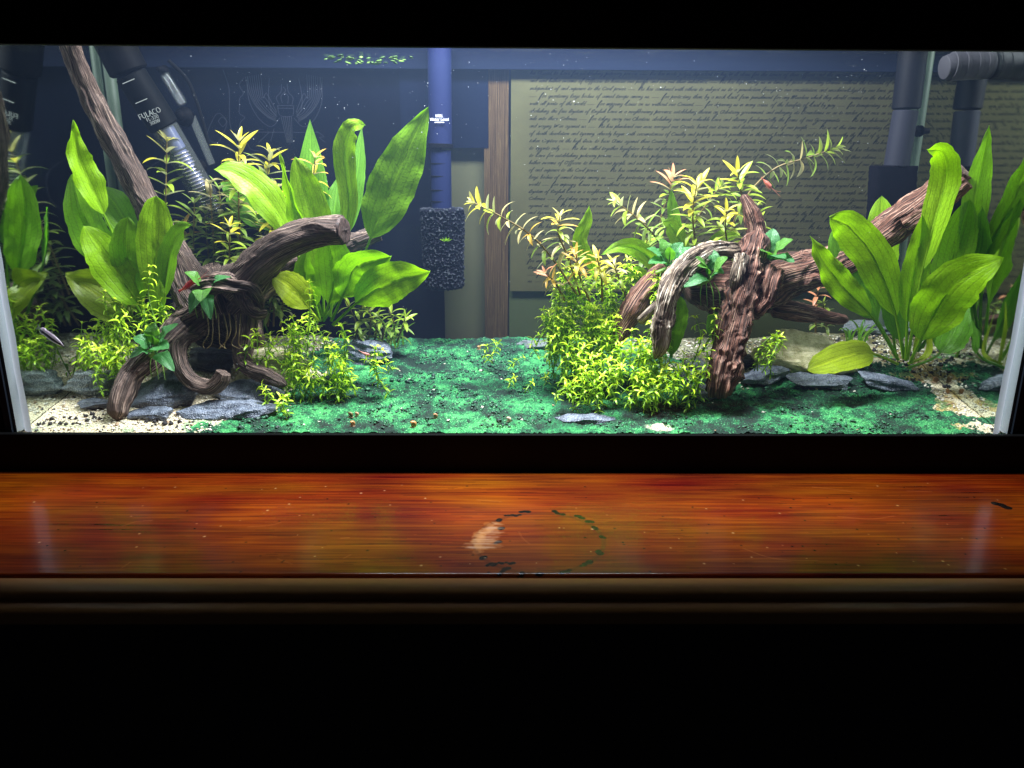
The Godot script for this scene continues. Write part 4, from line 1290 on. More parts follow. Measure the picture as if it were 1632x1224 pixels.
func make_small_swords() -> void:
	var o := thing("sword_plant", "young sword plant with narrow light leaves behind the right bush and arched branch", "plant", G(1010, 545), "young broad leaved plants")
	leaf(o, [[960, 470], [944, 425], [924, 385], [936, 350], [939, 328]], -0.10, -0.095, 24, M.leaf_bright, {"blade": 0.2, "sharp": 0.8, "ripple": 0.2})
	leaf(o, [[1030, 470], [1046, 430], [1018, 398], [988, 393], [958, 406]], -0.11, -0.085, 30, M.leaf_bright, {"blade": 0.2, "sharp": 0.8})
	leaf(o, [[1090, 450], [1088, 400], [1072, 362], [1056, 352]], -0.125, -0.115, 28, M.leaf_bright, {"blade": 0.2, "sharp": 0.6})
	leaf(o, [[1074, 450], [1078, 380], [1072, 330], [1070, 302]], -0.14, -0.13, 20, M.leaf_mid, {"blade": 0.2})
	leaf(o, [[1070, 570], [1072, 535], [1078, 500], [1078, 470]], -0.095, -0.095, 38, M.leaf_mid, {"blade": 0.05, "sharp": 0.3})
	leaf(o, [[1110, 480], [1140, 390], [1180, 372]], -0.125, -0.115, 26, M.leaf_bright, {"blade": 0.3})
	leaf(o, [[1040, 480], [1020, 440], [1000, 430]], -0.10, -0.090, 26, M.leaf_mid, {"blade": 0.2})
	leaf(o, [[1120, 560], [1150, 500], [1160, 440]], -0.15, -0.15, 40, M.leaf_deep, {"blade": 0.2})

func rosette(label: String, at: Vector3, specs: Array) -> void:            # specs: [tip px, tip py, tip z, width px, young]
	var o := thing("anubias", label, "plant", at, "small dark green plants tied to the driftwood")
	for q in specs:
		var tip := P(q[0], q[1], q[2])
		var mid := at.lerp(tip, 0.5) + Vector3(0, 0.004, 0.002)
		var d := (tip - at)
		var face := (Vector3(0, 1, 0.55) - d.normalized() * 0.5).normalized()
		broad_leaf(o, [at, at.lerp(mid, 0.6), mid, tip], float(q[3]) * unit(tip) * 0.5, M.anubias_young if q.size() > 4 else M.anubias, {"blade": 0.22, "sharp": 0.55, "early": 0.5, "fold": 0.25, "ripple": 0.05, "facing": face, "thick": 0.0007})
	var s := Shape.new()
	tube(s, [at + Vector3(-0.010, -0.006, -0.001), at + Vector3(-0.003, -0.003, 0), at + Vector3(0.002, 0.001, 0)], [0.0016, 0.002, 0.0014], 8)
	for k in 4:
		tube(s, [at + Vector3(-0.006 + 0.003 * k, -0.004, 0), at + Vector3(-0.008 + 0.005 * k, -0.012, 0.004), at + Vector3(-0.007 + 0.005 * k, -0.022, 0.005)], [0.0005, 0.0004, 0.0002], 5)
	part(o, "rhizome", s.done(), M.green_stem)

func make_anubias() -> void:
	rosette("rosette of dark green round leaves on the left root leg", P(246, 560, -0.046), [[246, 514, -0.045, 30, 1], [284, 516, -0.040, 32], [212, 538, -0.040, 26], [268, 556, -0.030, 34], [206, 571, -0.036, 22], [278, 592, -0.030, 26], [228, 532, -0.055, 22], [262, 530, -0.052, 26]])
	rosette("few dark green leaves at the top of the stump by the red shrimp", P(328, 462, -0.062), [[294, 434, -0.052, 24, 1], [320, 481, -0.046, 32, 1], [302, 500, -0.05, 30], [368, 441, -0.06, 17], [336, 510, -0.052, 24]])
	rosette("bright little rosette on top of the arched branch, left one", P(1066, 424, -0.082), [[1052, 380, -0.085, 28, 1], [1030, 396, -0.072, 26], [1088, 386, -0.080, 26], [1106, 396, -0.070, 26], [1033, 420, -0.066, 24], [1068, 394, -0.068, 18, 1], [1044, 402, -0.09, 24]])
	rosette("green rosette under the arched branch beside the knobbly leg", P(1132, 442, -0.060), [[1108, 410, -0.05, 24, 1], [1136, 398, -0.066, 28], [1160, 410, -0.05, 26, 1], [1090, 458, -0.044, 32], [1154, 436, -0.052, 22], [1112, 424, -0.044, 20, 1]])
	rosette("glossy green rosette on the log right of the spike", P(1222, 416, -0.086), [[1232, 364, -0.095, 30], [1264, 382, -0.070, 34, 1], [1266, 418, -0.064, 32], [1214, 400, -0.070, 28, 1], [1252, 412, -0.060, 26], [1200, 412, -0.078, 16]])

func small_leaf(droop: float, wide: float) -> ArrayMesh:                   # lance leaf of length 1 along +Y, face up +Z
	var s := Shape.new()
	var pos := PackedVector3Array()
	var tx := PackedVector2Array()
	for i in 9:
		var t := i / 8.0
		var w := wide * pow(t + 0.01, 0.6) * pow(1.0 - t, 0.8) * 2.35
		w = maxf(w, 0.012 * (1.0 - t))
		var an := droop * t
		var y := sin(an) / droop if absf(droop) > 0.01 else t
		var z := -(1.0 - cos(an)) / droop if absf(droop) > 0.01 else 0.0
		for j in 5:
			var u := j / 2.0 - 1.0
			pos.append(Vector3(u * w, y, z + absf(u) * w * 0.35))
			tx.append(Vector2(u * 0.5 + 0.5, t))
	s.grid(9, 5, pos, tx)
	return s.done()

var lances := []

func lance_at(p: Vector3, out: Vector3, up: Vector3, length: float) -> Transform3D:
	var y := out.normalized()
	var x := y.cross(up).normalized()
	var z := x.cross(y).normalized()
	return Transform3D(Basis(x * length, y * length, z * length), p)

func lance_shoot(root: Node3D, list: Array, z0: float, z1: float, leaf_px: float, tones: Array, o := {}) -> void:
	# a stem with pairs of lance leaves; tones: material numbers from foot to tip
	var pts := []
	for k in list.size():
		pts.append(P(list[k][0], list[k][1], lerpf(z0, z1, k / float(list.size() - 1))))
	var bare: float = o.get("bare", 0.15)
	var gap_px: float = o.get("gap", 11.0)
	var s := Shape.new()
	var k_unit := unit(pts[pts.size() - 1])
	tube(s, pts, [0.0010, 0.0009, 0.0007, 0.0005], 7)
	var shoot := part(root, "shoot", s.done(), M.red_stem)
	var length := 0.0
	for i in 20:
		length += along(pts, i / 20.0).distance_to(along(pts, (i + 1) / 20.0))
	var nodes := maxi(3, int(length * (1.0 - bare) / (gap_px * k_unit)))
	var n := 0
	var spin := rng.randf() * TAU
	for i in nodes + 1:
		var f := i / float(nodes)
		var t := lerpf(bare, 1.0, f)
		var p := along(pts, t)
		var T := (along(pts, minf(t + 0.03, 1.0)) - along(pts, t - 0.03)).normalized()
		var U := T.cross(Vector3(0.2, 0.1, 1)).normalized()
		var V := T.cross(U)
		spin += PI / 2 + rng.randf_range(-0.25, 0.25)
		var per := 3 if f < 0.97 else 5
		for k in per:
			var a := spin + TAU * k / per + rng.randf_range(-0.2, 0.2)
			var rad := U * cos(a) + V * sin(a)
			var open := lerpf(1.45, 0.75, f * f) + rng.randf_range(-0.15, 0.15)
			if i == nodes:
				open = 0.45 + rng.randf_range(0.0, 0.4)
			var out := rad * sin(open) + T * cos(open)
			var size := 1.05 * leaf_px * k_unit * lerpf(0.85, 1.0, f) * (0.62 if i == nodes else 1.0) * rng.randf_range(0.75, 1.1)
			var tone: int = tones[clampi(int(f * tones.size() + rng.randf_range(-0.6, 0.4)), 0, tones.size() - 1)]
			local_part(shoot, "leaf", lances[rng.randi() % lances.size()], M.stem_leaf[tone], lance_at(p, out, T + Vector3(0, 0.6, 0), size), n)
			n += 1

func make_lance_plants() -> void:
	for q in [[0.5, 0.13], [0.9, 0.12], [1.3, 0.14], [0.2, 0.125]]:
		lances.append(small_leaf(q[0], q[1]))
	var o := thing("stem_plant", "yellow and olive lance leaved stem plants behind the left driftwood", "plant", G(370, 548), "lance leaved stem plants")
	lance_shoot(o, [[262, 470], [262, 400], [264, 320], [266, 226]], -0.17, -0.155, 44, [0, 0, 1, 1, 1, 2], {"gap": 15.0})
	lance_shoot(o, [[390, 470], [382, 380], [380, 300], [381, 226]], -0.165, -0.13, 44, [0, 0, 0, 1, 2, 2], {"gap": 13.0})
	lance_shoot(o, [[430, 470], [428, 380], [424, 310], [430, 246]], -0.185, -0.175, 40, [0, 0, 0, 1, 1, 2], {"gap": 13.0})
	lance_shoot(o, [[500, 460], [496, 380], [498, 310], [502, 252]], -0.16, -0.135, 36, [0, 0, 3, 2, 3], {"gap": 17.0})
	lance_shoot(o, [[372, 470], [366, 420], [366, 362]], -0.14, -0.12, 34, [0, 1, 1, 2], {"gap": 12.0})
	lance_shoot(o, [[440, 470], [434, 380], [438, 300]], -0.15, -0.125, 38, [0, 0, 2, 2, 3], {"gap": 13.0})
	for k in 13:
		var x := 290.0 + k * 13.5 + rng.randf_range(-6, 6)
		var top := rng.randf_range(290, 370)
		lance_shoot(o, [[x, 520], [x + rng.randf_range(-12, 12), 440], [x + rng.randf_range(-20, 20), top]], -0.19, -0.172 + rng.randf_range(-0.01, 0.02), 38, [0, 0, 0, 0, [1, 3, 0, 5][k % 4]], {"gap": 16.0})
	o = thing("stem_plant", "yellow and orange lance leaved stem plants behind the arched branch", "plant", G(1000, 548), "lance leaved stem plants")
	lance_shoot(o, [[920, 470], [880, 412], [845, 374], [800, 346], [757, 324]], -0.09, -0.075, 36, [0, 3, 5, 5, 1, 2], {"gap": 14.0, "bare": 0.2})
	lance_shoot(o, [[925, 470], [905, 410], [890, 372], [892, 346]], -0.085, -0.075, 36, [0, 5, 1, 3, 2], {"gap": 13.0, "bare": 0.3})
	lance_shoot(o, [[1080, 440], [1050, 385], [1020, 352], [983, 322]], -0.13, -0.105, 36, [0, 0, 0, 5, 1], {"gap": 13.0, "bare": 0.1})
	lance_shoot(o, [[1112, 450], [1108, 390], [1104, 340], [1110, 296]], -0.13, -0.105, 44, [0, 1, 1, 2, 2], {"gap": 12.0, "bare": 0.25})
	lance_shoot(o, [[1150, 440], [1160, 400], [1156, 366], [1158, 338]], -0.12, -0.095, 38, [0, 1, 1, 2], {"gap": 11.0, "bare": 0.2})
	lance_shoot(o, [[1200, 430], [1196, 360], [1182, 310], [1176, 276]], -0.14, -0.115, 40, [0, 1, 1, 2], {"gap": 12.0, "bare": 0.4})
	lance_shoot(o, [[1140, 440], [1180, 330], [1230, 272], [1285, 252], [1332, 236]], -0.16, -0.135, 38, [0, 0, 5, 0, 1, 1], {"gap": 14.0, "bare": 0.45})
	lance_shoot(o, [[1060, 440], [1052, 360], [1066, 310], [1072, 284]], -0.175, -0.16, 36, [0, 0, 1, 4], {"gap": 13.0})
	lance_shoot(o, [[1090, 440], [1100, 370], [1130, 320], [1150, 296]], -0.165, -0.15, 36, [0, 0, 1, 1], {"gap": 13.0})
	lance_shoot(o, [[940, 480], [924, 440], [918, 405]], -0.08, -0.065, 30, [0, 3, 2, 3], {"gap": 9.0, "bare": 0.3})
	lance_shoot(o, [[960, 480], [958, 440], [952, 412]], -0.085, -0.07, 32, [1, 2, 2, 3], {"gap": 9.0, "bare": 0.3})
	lance_shoot(o, [[1000, 480], [985, 440], [976, 418]], -0.09, -0.08, 30, [1, 5, 2], {"gap": 9.0, "bare": 0.3})
	lance_shoot(o, [[900, 480], [886, 452], [870, 436]], -0.085, -0.072, 30, [0, 5, 3, 4], {"gap": 10.0, "bare": 0.2})
	lance_shoot(o, [[1220, 420], [1214, 370], [1206, 330]], -0.15, -0.14, 30, [0, 1, 1], {"gap": 12.0})
	lance_shoot(o, [[1030, 460], [1022, 410], [1034, 378]], -0.14, -0.13, 32, [0, 0, 1], {"gap": 11.0})
	o = thing("stem_plant", "thin yellow green lance leaved sprigs at the foot of the middle sword plant", "plant", G(610, 545), "lance leaved stem plants")
	for k in 7:
		var x := 560.0 + k * 12.0
		lance_shoot(o, [[x, 552 - k], [x + rng.randf_range(-6, 10), 520], [x + rng.randf_range(-12, 18), 470 + rng.randf_range(0, 40)]], -0.155, -0.145, 28, [0, 0, 1, 1], {"gap": 14.0, "bare": 0.2})
	o = thing("stem_plant", "small reddish sprig under the right log", "plant", G(1310, 540), "lance leaved stem plants")
	lance_shoot(o, [[1300, 530], [1300, 490], [1304, 462]], -0.165, -0.155, 28, [0, 0, 4, 4], {"gap": 13.0})
	lance_shoot(o, [[1318, 530], [1314, 500], [1312, 484]], -0.165, -0.16, 22, [0, 1, 1], {"gap": 11.0})

var tiny := []

func fine_shoot(root: Node3D, foot: Vector3, tip: Vector3, leaf_px: float, bend: Vector3) -> void:
	var pts := [foot, foot.lerp(tip, 0.35) + bend * 0.7, foot.lerp(tip, 0.7) + bend, tip]
	var k_unit := unit(tip)
	var s := Shape.new()
	tube(s, pts, [0.0006, 0.0005, 0.0003], 5, 8)
	var shoot := part(root, "shoot", s.done(), M.green_stem)
	var length := 0.0
	for i in 12:
		length += along(pts, i / 12.0).distance_to(along(pts, (i + 1) / 12.0))
	var gap := leaf_px * 0.55 * k_unit
	var nodes := maxi(2, int(length * 0.92 / gap))
	var l := Shape.new()
	var spin := rng.randf() * TAU
	for i in nodes + 1:
		var f := i / float(nodes)
		var t := lerpf(0.08, 1.0, f)
		var p := along(pts, t)
		var T := (along(pts, minf(t + 0.04, 1.0)) - along(pts, t - 0.04)).normalized()
		var U := T.cross(Vector3(0.2, 0.1, 1)).normalized()
		var V := T.cross(U)
		spin += 0.9
		var per := 3 if f < 0.9 else 4
		for k in per:
			var a := spin + TAU * k / per + rng.randf_range(-0.25, 0.25)
			var rad := U * cos(a) + V * sin(a)
			var open := lerpf(1.20, 0.95, f) + rng.randf_range(-0.2, 0.2)
			if i == nodes:
				open *= 0.5
			var size := leaf_px * k_unit * lerpf(0.8, 1.0, f) * (0.75 if i == nodes else 1.0) * rng.randf_range(0.8, 1.15)
			var c := Color(0.26, 0.50, 0.02).lerp(Color(0.58, 0.84, 0.03), clampf(f * 0.9 + rng.randf_range(-0.15, 0.25), 0, 1))
			if f > 0.9:
				c = c.lerp(Color(0.85, 0.95, 0.09), 0.6)
			l.add(tiny[rng.randi() % tiny.size()], lance_at(p, rad * sin(open) + T * cos(open), T, size), c)
	var lv := part(shoot, "leaves", l.done(), M.fine)
	lv.set_meta("kind", "stuff")

func tiny_leaf(droop: float) -> Shape:
	var s := Shape.new()
	var pos := PackedVector3Array()
	var tx := PackedVector2Array()
	for i in 6:
		var t := i / 5.0
		var w := 0.102 * pow(t + 0.03, 0.45) * pow(1.0 - t, 0.6) * 1.9
		var an := droop * t
		for j in 3:
			var u := j - 1.0
			pos.append(Vector3(u * w, sin(an) / droop, -(1.0 - cos(an)) / droop + absf(u) * w * 0.3))
			tx.append(Vector2(u * 0.5 + 0.5, t))
	s.grid(6, 3, pos, tx)
	return s

func bush(label: String, zones: Array, leaf_px := 18.5) -> void:
	# zones: [count, x0, x1, y0, y1 (tips), z0, z1, height px low, high]
	var first := []
	for z in zones:
		first.append((float(z[1]) + float(z[2])) / 2)
	var o := thing("bushy_plant", label, "plant", G(first[0], 590), "fine leaved yellow green plants")
	for z in zones:
		for k in int(ceil(z[0] * 1.0)):
			var x := rng.randf_range(z[1], z[2])
			var y := rng.randf_range(z[3], z[4])
			var d := lerpf(z[5], z[6], rng.randf())
			if z[6] != z[5]:                                          # the lower in the picture, the nearer
				d = lerpf(z[5], z[6], clampf((y - z[3]) / (z[4] - z[3]) + rng.randf_range(-0.2, 0.2), 0, 1))
			var tip := P(x, y, d)
			var hp := rng.randf_range(z[7], z[8])
			var foot := Vector3(tip.x + rng.randf_range(-0.012, 0.012), 0, clampf(tip.z + rng.randf_range(-0.010, 0.006), -0.2, -0.008))
			foot.y = maxf(height(foot.x, foot.z), tip.y - hp * unit(tip))
			fine_shoot(o, foot, tip, leaf_px * rng.randf_range(0.85, 1.15), Vector3(rng.randf_range(-0.006, 0.006), 0, rng.randf_range(-0.003, 0.005)))

func make_fine_plants() -> void:
	for d in [1.2, 1.7, 2.1]:
		tiny.append(tiny_leaf(d))
	bush("fine leaved yellow green plants in front of the left sword plant", [[20, 128, 200, 490, 560, -0.10, -0.055, 40, 90], [18, 185, 262, 470, 540, -0.085, -0.06, 40, 90], [8, 125, 155, 520, 560, -0.09, -0.06, 30, 60], [1, 238, 242, 424, 428, -0.06, -0.06, 140, 150], [2, 165, 185, 456, 470, -0.07, -0.07, 90, 110], [8, 150, 215, 545, 585, -0.06, -0.045, 30, 50]])
	bush("fine leaved yellow green plants right of the left driftwood", [[20, 425, 545, 505, 575, -0.09, -0.055, 40, 90], [16, 440, 550, 560, 605, -0.065, -0.05, 30, 55], [1, 492, 494, 452, 454, -0.075, -0.075, 120, 130], [3, 450, 520, 505, 515, -0.09, -0.09, 80, 100], [4, 405, 440, 525, 560, -0.06, -0.06, 40, 70], [2, 418, 424, 612, 625, -0.035, -0.035, 25, 30], [3, 440, 462, 630, 645, -0.028, -0.024, 22, 30], [4, 530, 560, 570, 590, -0.06, -0.055, 30, 50], [5, 585, 622, 548, 585, -0.065, -0.055, 30, 60]])
	bush("large dense bush of fine yellow green leaves around the arched branch", [[38, 872, 985, 440, 520, -0.105, -0.065, 60, 130], [34, 880, 990, 500, 570, -0.08, -0.055, 50, 100], [34, 925, 1060, 545, 605, -0.055, -0.035, 40, 70], [14, 1005, 1060, 510, 560, -0.055, -0.045, 50, 90], [12, 1060, 1115, 555, 605, -0.045, -0.035, 40, 60], [4, 1035, 1050, 436, 470, -0.07, -0.065, 100, 140], [5, 985, 1015, 412, 440, -0.095, -0.09, 100, 140], [10, 862, 890, 490, 545, -0.095, -0.07, 50, 90], [4, 900, 920, 605, 622, -0.035, -0.033, 20, 28], [7, 960, 1070, 600, 625, -0.03, -0.026, 22, 30], [10, 900, 960, 425, 445, -0.1, -0.09, 100, 140]])
	bush("thin sprigs of yellow green leaves leaning beside the knobbly leg", [[1, 1136, 1138, 494, 496, -0.05, -0.05, 110, 120], [1, 1118, 1120, 540, 542, -0.042, -0.042, 60, 65], [1, 1108, 1110, 505, 508, -0.06, -0.06, 90, 95], [2, 1100, 1126, 590, 606, -0.034, -0.034, 25, 30]])
	bush("little yellow green sprig growing before the large yellowish stone", [[6, 1224, 1258, 515, 560, -0.052, -0.048, 30, 60]], 13.0)
	bush("two creeping yellow green sprigs on the algae left of the big bush", [[2, 785, 798, 540, 552, -0.125, -0.115, 24, 30], [1, 830, 842, 568, 572, -0.11, -0.11, 14, 18], [1, 856, 860, 532, 534, -0.12, -0.12, 34, 38]], 15.0)
	bush("tiny yellow green seedlings dotted on the algae in the middle", [[1, 818, 820, 602, 604, -0.065, -0.065, 16, 18], [1, 870, 872, 598, 600, -0.07, -0.07, 16, 18], [1, 897, 899, 594, 596, -0.07, -0.07, 14, 16], [1, 846, 848, 610, 612, -0.055, -0.055, 10, 12]], 14.0)

func make_grasses() -> void:
	for q in [[1372, 548, 15, 42, "loose tuft of thin green blades left of the right sword plant"], [625, 552, 11, 60, "tuft of thin arching blades behind the middle, by the filter sponge"], [1590, 590, 9, 40, "few thin green blades by the right glass"], [440, 515, 8, 60, "dark thin blades under the cut arm"]]:
		var o := thing("grass_tuft", q[4], "plant", G(q[0], q[1]), "tufts of thin blades")
		for k in int(q[2]):
			var b := o.position + Vector3(rng.randf_range(-0.014, 0.014), 0, rng.randf_range(-0.008, 0.008))
			b.y = height(b.x, clampf(b.z, -0.206, 0))
			var a := rng.randf() * TAU
			var l: float = float(q[3]) * unit(b) * rng.randf_range(0.6, 1.15)
			var lean := Vector3(cos(a), 0, sin(a) * 0.6) * l * rng.randf_range(0.3, 0.8)
			var tip := b + lean + Vector3(0, l * rng.randf_range(0.5, 0.9), 0)
			tip.x = clampf(tip.x, -0.365, 0.365)
			broad_leaf(o, [b, b + lean * 0.25 + Vector3(0, l * 0.5, 0), b + lean * 0.7 + Vector3(0, l * 0.75, 0), tip], 0.0009, M.leaf_mid if k % 2 == 0 else M.leaf_deep, {"blade": 0.0, "called": "blade", "ripple": 0.0, "thick": 0.0003, "early": 0.1, "sharp": 0.5})

# ------------------------------------------------------------------ equipment
func lettering(root: Node3D, text: String, at: Vector3, along_dir: Vector3, face: Vector3, high: float, m: Material) -> void:
	var t := TextMesh.new()
	var f := SystemFont.new()
	f.font_names = PackedStringArray(["Droid Sans"])
	t.font = f
	t.text = text
	t.font_size = 32
	t.pixel_size = high / 24.0
	t.depth = 0.0002
	t.curve_step = 2.0
	var x := along_dir.normalized()
	var z := (face - x * face.dot(x)).normalized()
	var y := z.cross(x)
	var o := part(root, "lettering", t, m)
	o.transform = Transform3D(Basis(x, y, z), at - root.position)

func make_filter() -> void:
	var o := thing("filter_intake", "dark blue filter intake pipe at the back with a black foam sponge over its end", "aquarium filter", P(706, 460, -0.185))
	var z := -0.186
	var s := Shape.new()
	straight(s, P(700, 60, z), P(702, 236, z), 18.5 * unit(P(702, 200, z)), 28, 0.0008)
	part(o, "pipe", s.done(), M.blue_plastic)
	var lower := Shape.new()
	straight(lower, P(702.5, 239, z), P(704, 340, z), 16.5 * unit(P(702, 200, z)), 28, 0.0008)
	part(o, "strainer_tube", lower.done(), M.blue_plastic)
	var ring := Shape.new()
	for y in [229.0, 260.0, 280.0, 302.0, 320.0]:
		var r: float = 20.5 if y < 240 else 16.9
		straight(ring, P(702, y, z), P(702, y + (7.0 if y < 240 else 1.6), z), r * unit(P(702, 200, z)), 28, 0.0003)
	part(o, "collar", ring.done(), M.black_plastic)
	var face := (eye - P(700, 188, z)).normalized()
	face.y = 0
	lettering(o, "MIN.", P(702, 186, z) + Vector3(0, 0, 0.0118), Vector3.RIGHT, face, 0.0024, M.white_print)
	lettering(o, "Water Level", P(702, 191.5, z) + Vector3(0, 0, 0.0118), Vector3.RIGHT, face, 0.0021, M.white_print)
	var bar := Shape.new()
	var bp := P(702, 196, z) + Vector3(0, 0, 0.0118)
	bar.box(bp - Vector3(0.0042, 0.0003, 0.0001), bp + Vector3(0.0042, 0.0003, 0.0001))
	part(o, "level_mark", bar.done(), M.white_print)
	var a := P(705, 332, z)
	var b := P(708, 458, z)
	var r0 := 35.0 * unit(a)
	sponge(o, a, b, r0, 31.0 * unit(b))

func sponge(o: Node3D, a: Vector3, b: Vector3, r0: float, r1: float) -> void:
	var d := (b - a).normalized()
	var u := d.cross(Vector3(0, 0, 1)).normalized()
	var w := d.cross(u)
	var rows := 190
	var cols := 241
	var pos := PackedVector3Array()
	var tx := PackedVector2Array()
	var col := PackedColorArray()
	var long := (b - a).length()
	for i in rows:
		var t := i / float(rows - 1)
		var cap := 1.0
		if i < 16:
			cap = pow(i / 15.0, 0.6)
		if i > rows - 17:
			cap = pow((rows - 1 - i) / 15.0, 0.6)
		var tt := clampf((i - 12) / float(rows - 25), 0.0, 1.0)
		for j in cols:
			var an := TAU * (j % (cols - 1)) / (cols - 1)
			var r := lerpf(r0, r1, tt)
			var base := a + d * long * tt + (u * cos(an) + w * sin(an)) * r * cap
			var c := cell.get_noise_3d(base.x * 480.0, base.y * 480.0, base.z * 480.0)       # -1 in a pore's middle, up to 0 and more on the struts
			var strut := smoothstep(-0.62, -0.12, c)
			pos.append(base + (u * cos(an) + w * sin(an)) * (0.0016 * strut - 0.0008 + 0.0008 * noise.get_noise_3d(base.x * 90.0, base.y * 90.0, base.z * 90.0)) - d * (0.0 if cap > 0.99 else (0.001 * strut if tt < 0.5 else -0.001 * strut)))
			tx.append(Vector2(an / TAU, t))
			col.append(Color(0.006, 0.007, 0.010).lerp(Color(0.06, 0.065, 0.08), pow(strut, 3.0)))
	var s := Shape.new()
	s.grid(rows, cols, pos, tx, true, col)
	part(o, "foam_sponge", s.done(), M.foam)

func make_heater() -> void:
	var za := -0.150
	var zb := -0.182
	var top := P(196, 84, za)
	var a := P(204, 112, za)
	var e := P(262, 202, -0.163)
	var b := P(362, 372, zb)
	var o := thing("heater", "slanting glass tube heater with a black head and white print at the left", "aquarium heater", b)
	var k := unit(e)
	var ax := (b - a).normalized()
	var s := Shape.new()
	straight(s, top - ax * 0.03, a + ax * 0.002, 29.0 * k, 28, 0.0015)
	part(o, "cap", s.done(), M.black_plastic)
	var h := Shape.new()
	straight(h, a + ax * 0.003, e, 24.0 * k, 28, 0.001)
	part(o, "head", h.done(), mat(Color(0.004, 0.0045, 0.005), 0.55, {"metallic_specular": 0.12}))
	var g := Shape.new()
	straight(g, e + ax * 0.0002, b - ax * 0.004, 21.0 * k, 32, 0.001)
	var tip_r := 21.0 * k
	part(o, "glass_tube", g.done(), M.tube_glass)
	var core := Shape.new()
	straight(core, e + ax * 0.001, e + ax * 0.022, 13.0 * k, 20, 0.001)
	part(o, "coil_holder", core.done(), mat(Color(0.05, 0.06, 0.12), 0.3))
	var side := ax.cross(Vector3(0, 0, 1)).normalized()
	var out := side.cross(ax)
	if out.z < 0:
		out = -out
	var coil := []
	var steps := 420
	var c0 := e + ax * 0.024
	var c1 := b - ax * 0.010
	for i in steps:
		var t := i / float(steps - 1)
		var an := t * TAU * 22.0
		coil.append(c0.lerp(c1, t) + (side * cos(an) + out * sin(an)) * 12.5 * k)
	var cs := Shape.new()
	tube(cs, coil, [0.00065], 5, steps * 2)
	part(o, "coil", cs.done(), mat(Color(0.55, 0.52, 0.62), 0.25, {"metallic": 0.8}))
	var rod := Shape.new()
	straight(rod, c0 - ax * 0.001, c1, 11.2 * k, 18, 0.0005)
	part(o, "coil_holder", rod.done(), mat(Color(0.05, 0.06, 0.13), 0.5))
	var led := Shape.new()
	straight(led, b - ax * 0.020 - side * 12.0 * k + out * 0.003, b - ax * 0.017 - side * 12.0 * k + out * 0.003, 0.0012, 10, 0.0004)
	part(o, "red_mark", led.done(), mat(Color(0.6, 0.04, 0.06), 0.4))
	for q in [[0.16, 0.0022, -9.0], [0.5, 0.0016, -6.0]]:
		var mk := Shape.new()
		var m0 := a.lerp(e, float(q[0])) + out * (24.4 * k)
		mk.box(Vector3(-0.0055, -0.0003, -0.0001), Vector3(0.0055, 0.0003, 0.0001))
		var mp := part(o, "gauge_mark", mk.done(), M.dim_print)
		mp.transform = Transform3D(Basis(Vector3(0.93, 0.36, 0).normalized(), Vector3(-0.36, 0.93, 0).normalized(), Vector3(0, 0, 1)), m0 - o.position)
	var tilt := Vector3(0.93, 0.34, -0.02)
	lettering(o, "FULACO", a.lerp(e, 0.72) + out * (24.4 * k), tilt, out, 0.0042, M.dim_print)
	lettering(o, "FL-330", a.lerp(e, 0.80) + out * (24.4 * k), tilt, out, 0.0028, M.dim_print)
	lettering(o, "300W", a.lerp(e, 0.87) + out * (24.4 * k), tilt, out, 0.0028, M.dim_print)
	# holder: rods and suction cups beside the glass
	var r2 := Shape.new()
	straight(r2, P(262, 118, -0.176), P(292, 166, -0.180), 7.0 * k, 14, 0.0005)
	part(o, "clear_rod", r2.done(), M.tube_glass)
	var r3 := Shape.new()
	straight(r3, P(306, 186, -0.182), P(338, 262, -0.186), 6.0 * k, 14, 0.0005)
	part(o, "clear_rod", r3.done(), M.tube_glass)
	for q in [[294, 186, 16.0], [262, 112, 8.0], [320, 266, 11.0]]:
		var cp := Shape.new()
		var at := P(q[0], q[1], -0.180)
		lathe(cp, [[0.0, 0.012], [0.45, 0.012], [0.5, 0.010], [0.52, 0.005], [0.9, 0.002], [1.0, 0.0], [0.0, 0.0]].map(func(v: Array) -> Array: return [v[0] * q[2] * k, v[1]]), 20, Transform3D(Basis(Vector3.RIGHT, PI / 2), at))
		part(o, "suction_cup", cp.done(), M.black_plastic)
	var cord := Shape.new()
	tube(cord, [P(268, 96, -0.176), P(300, 130, -0.184), P(322, 190, -0.188), P(334, 240, -0.19)], [0.0016], 8)
	part(o, "cord", cord.done(), M.black_plastic)

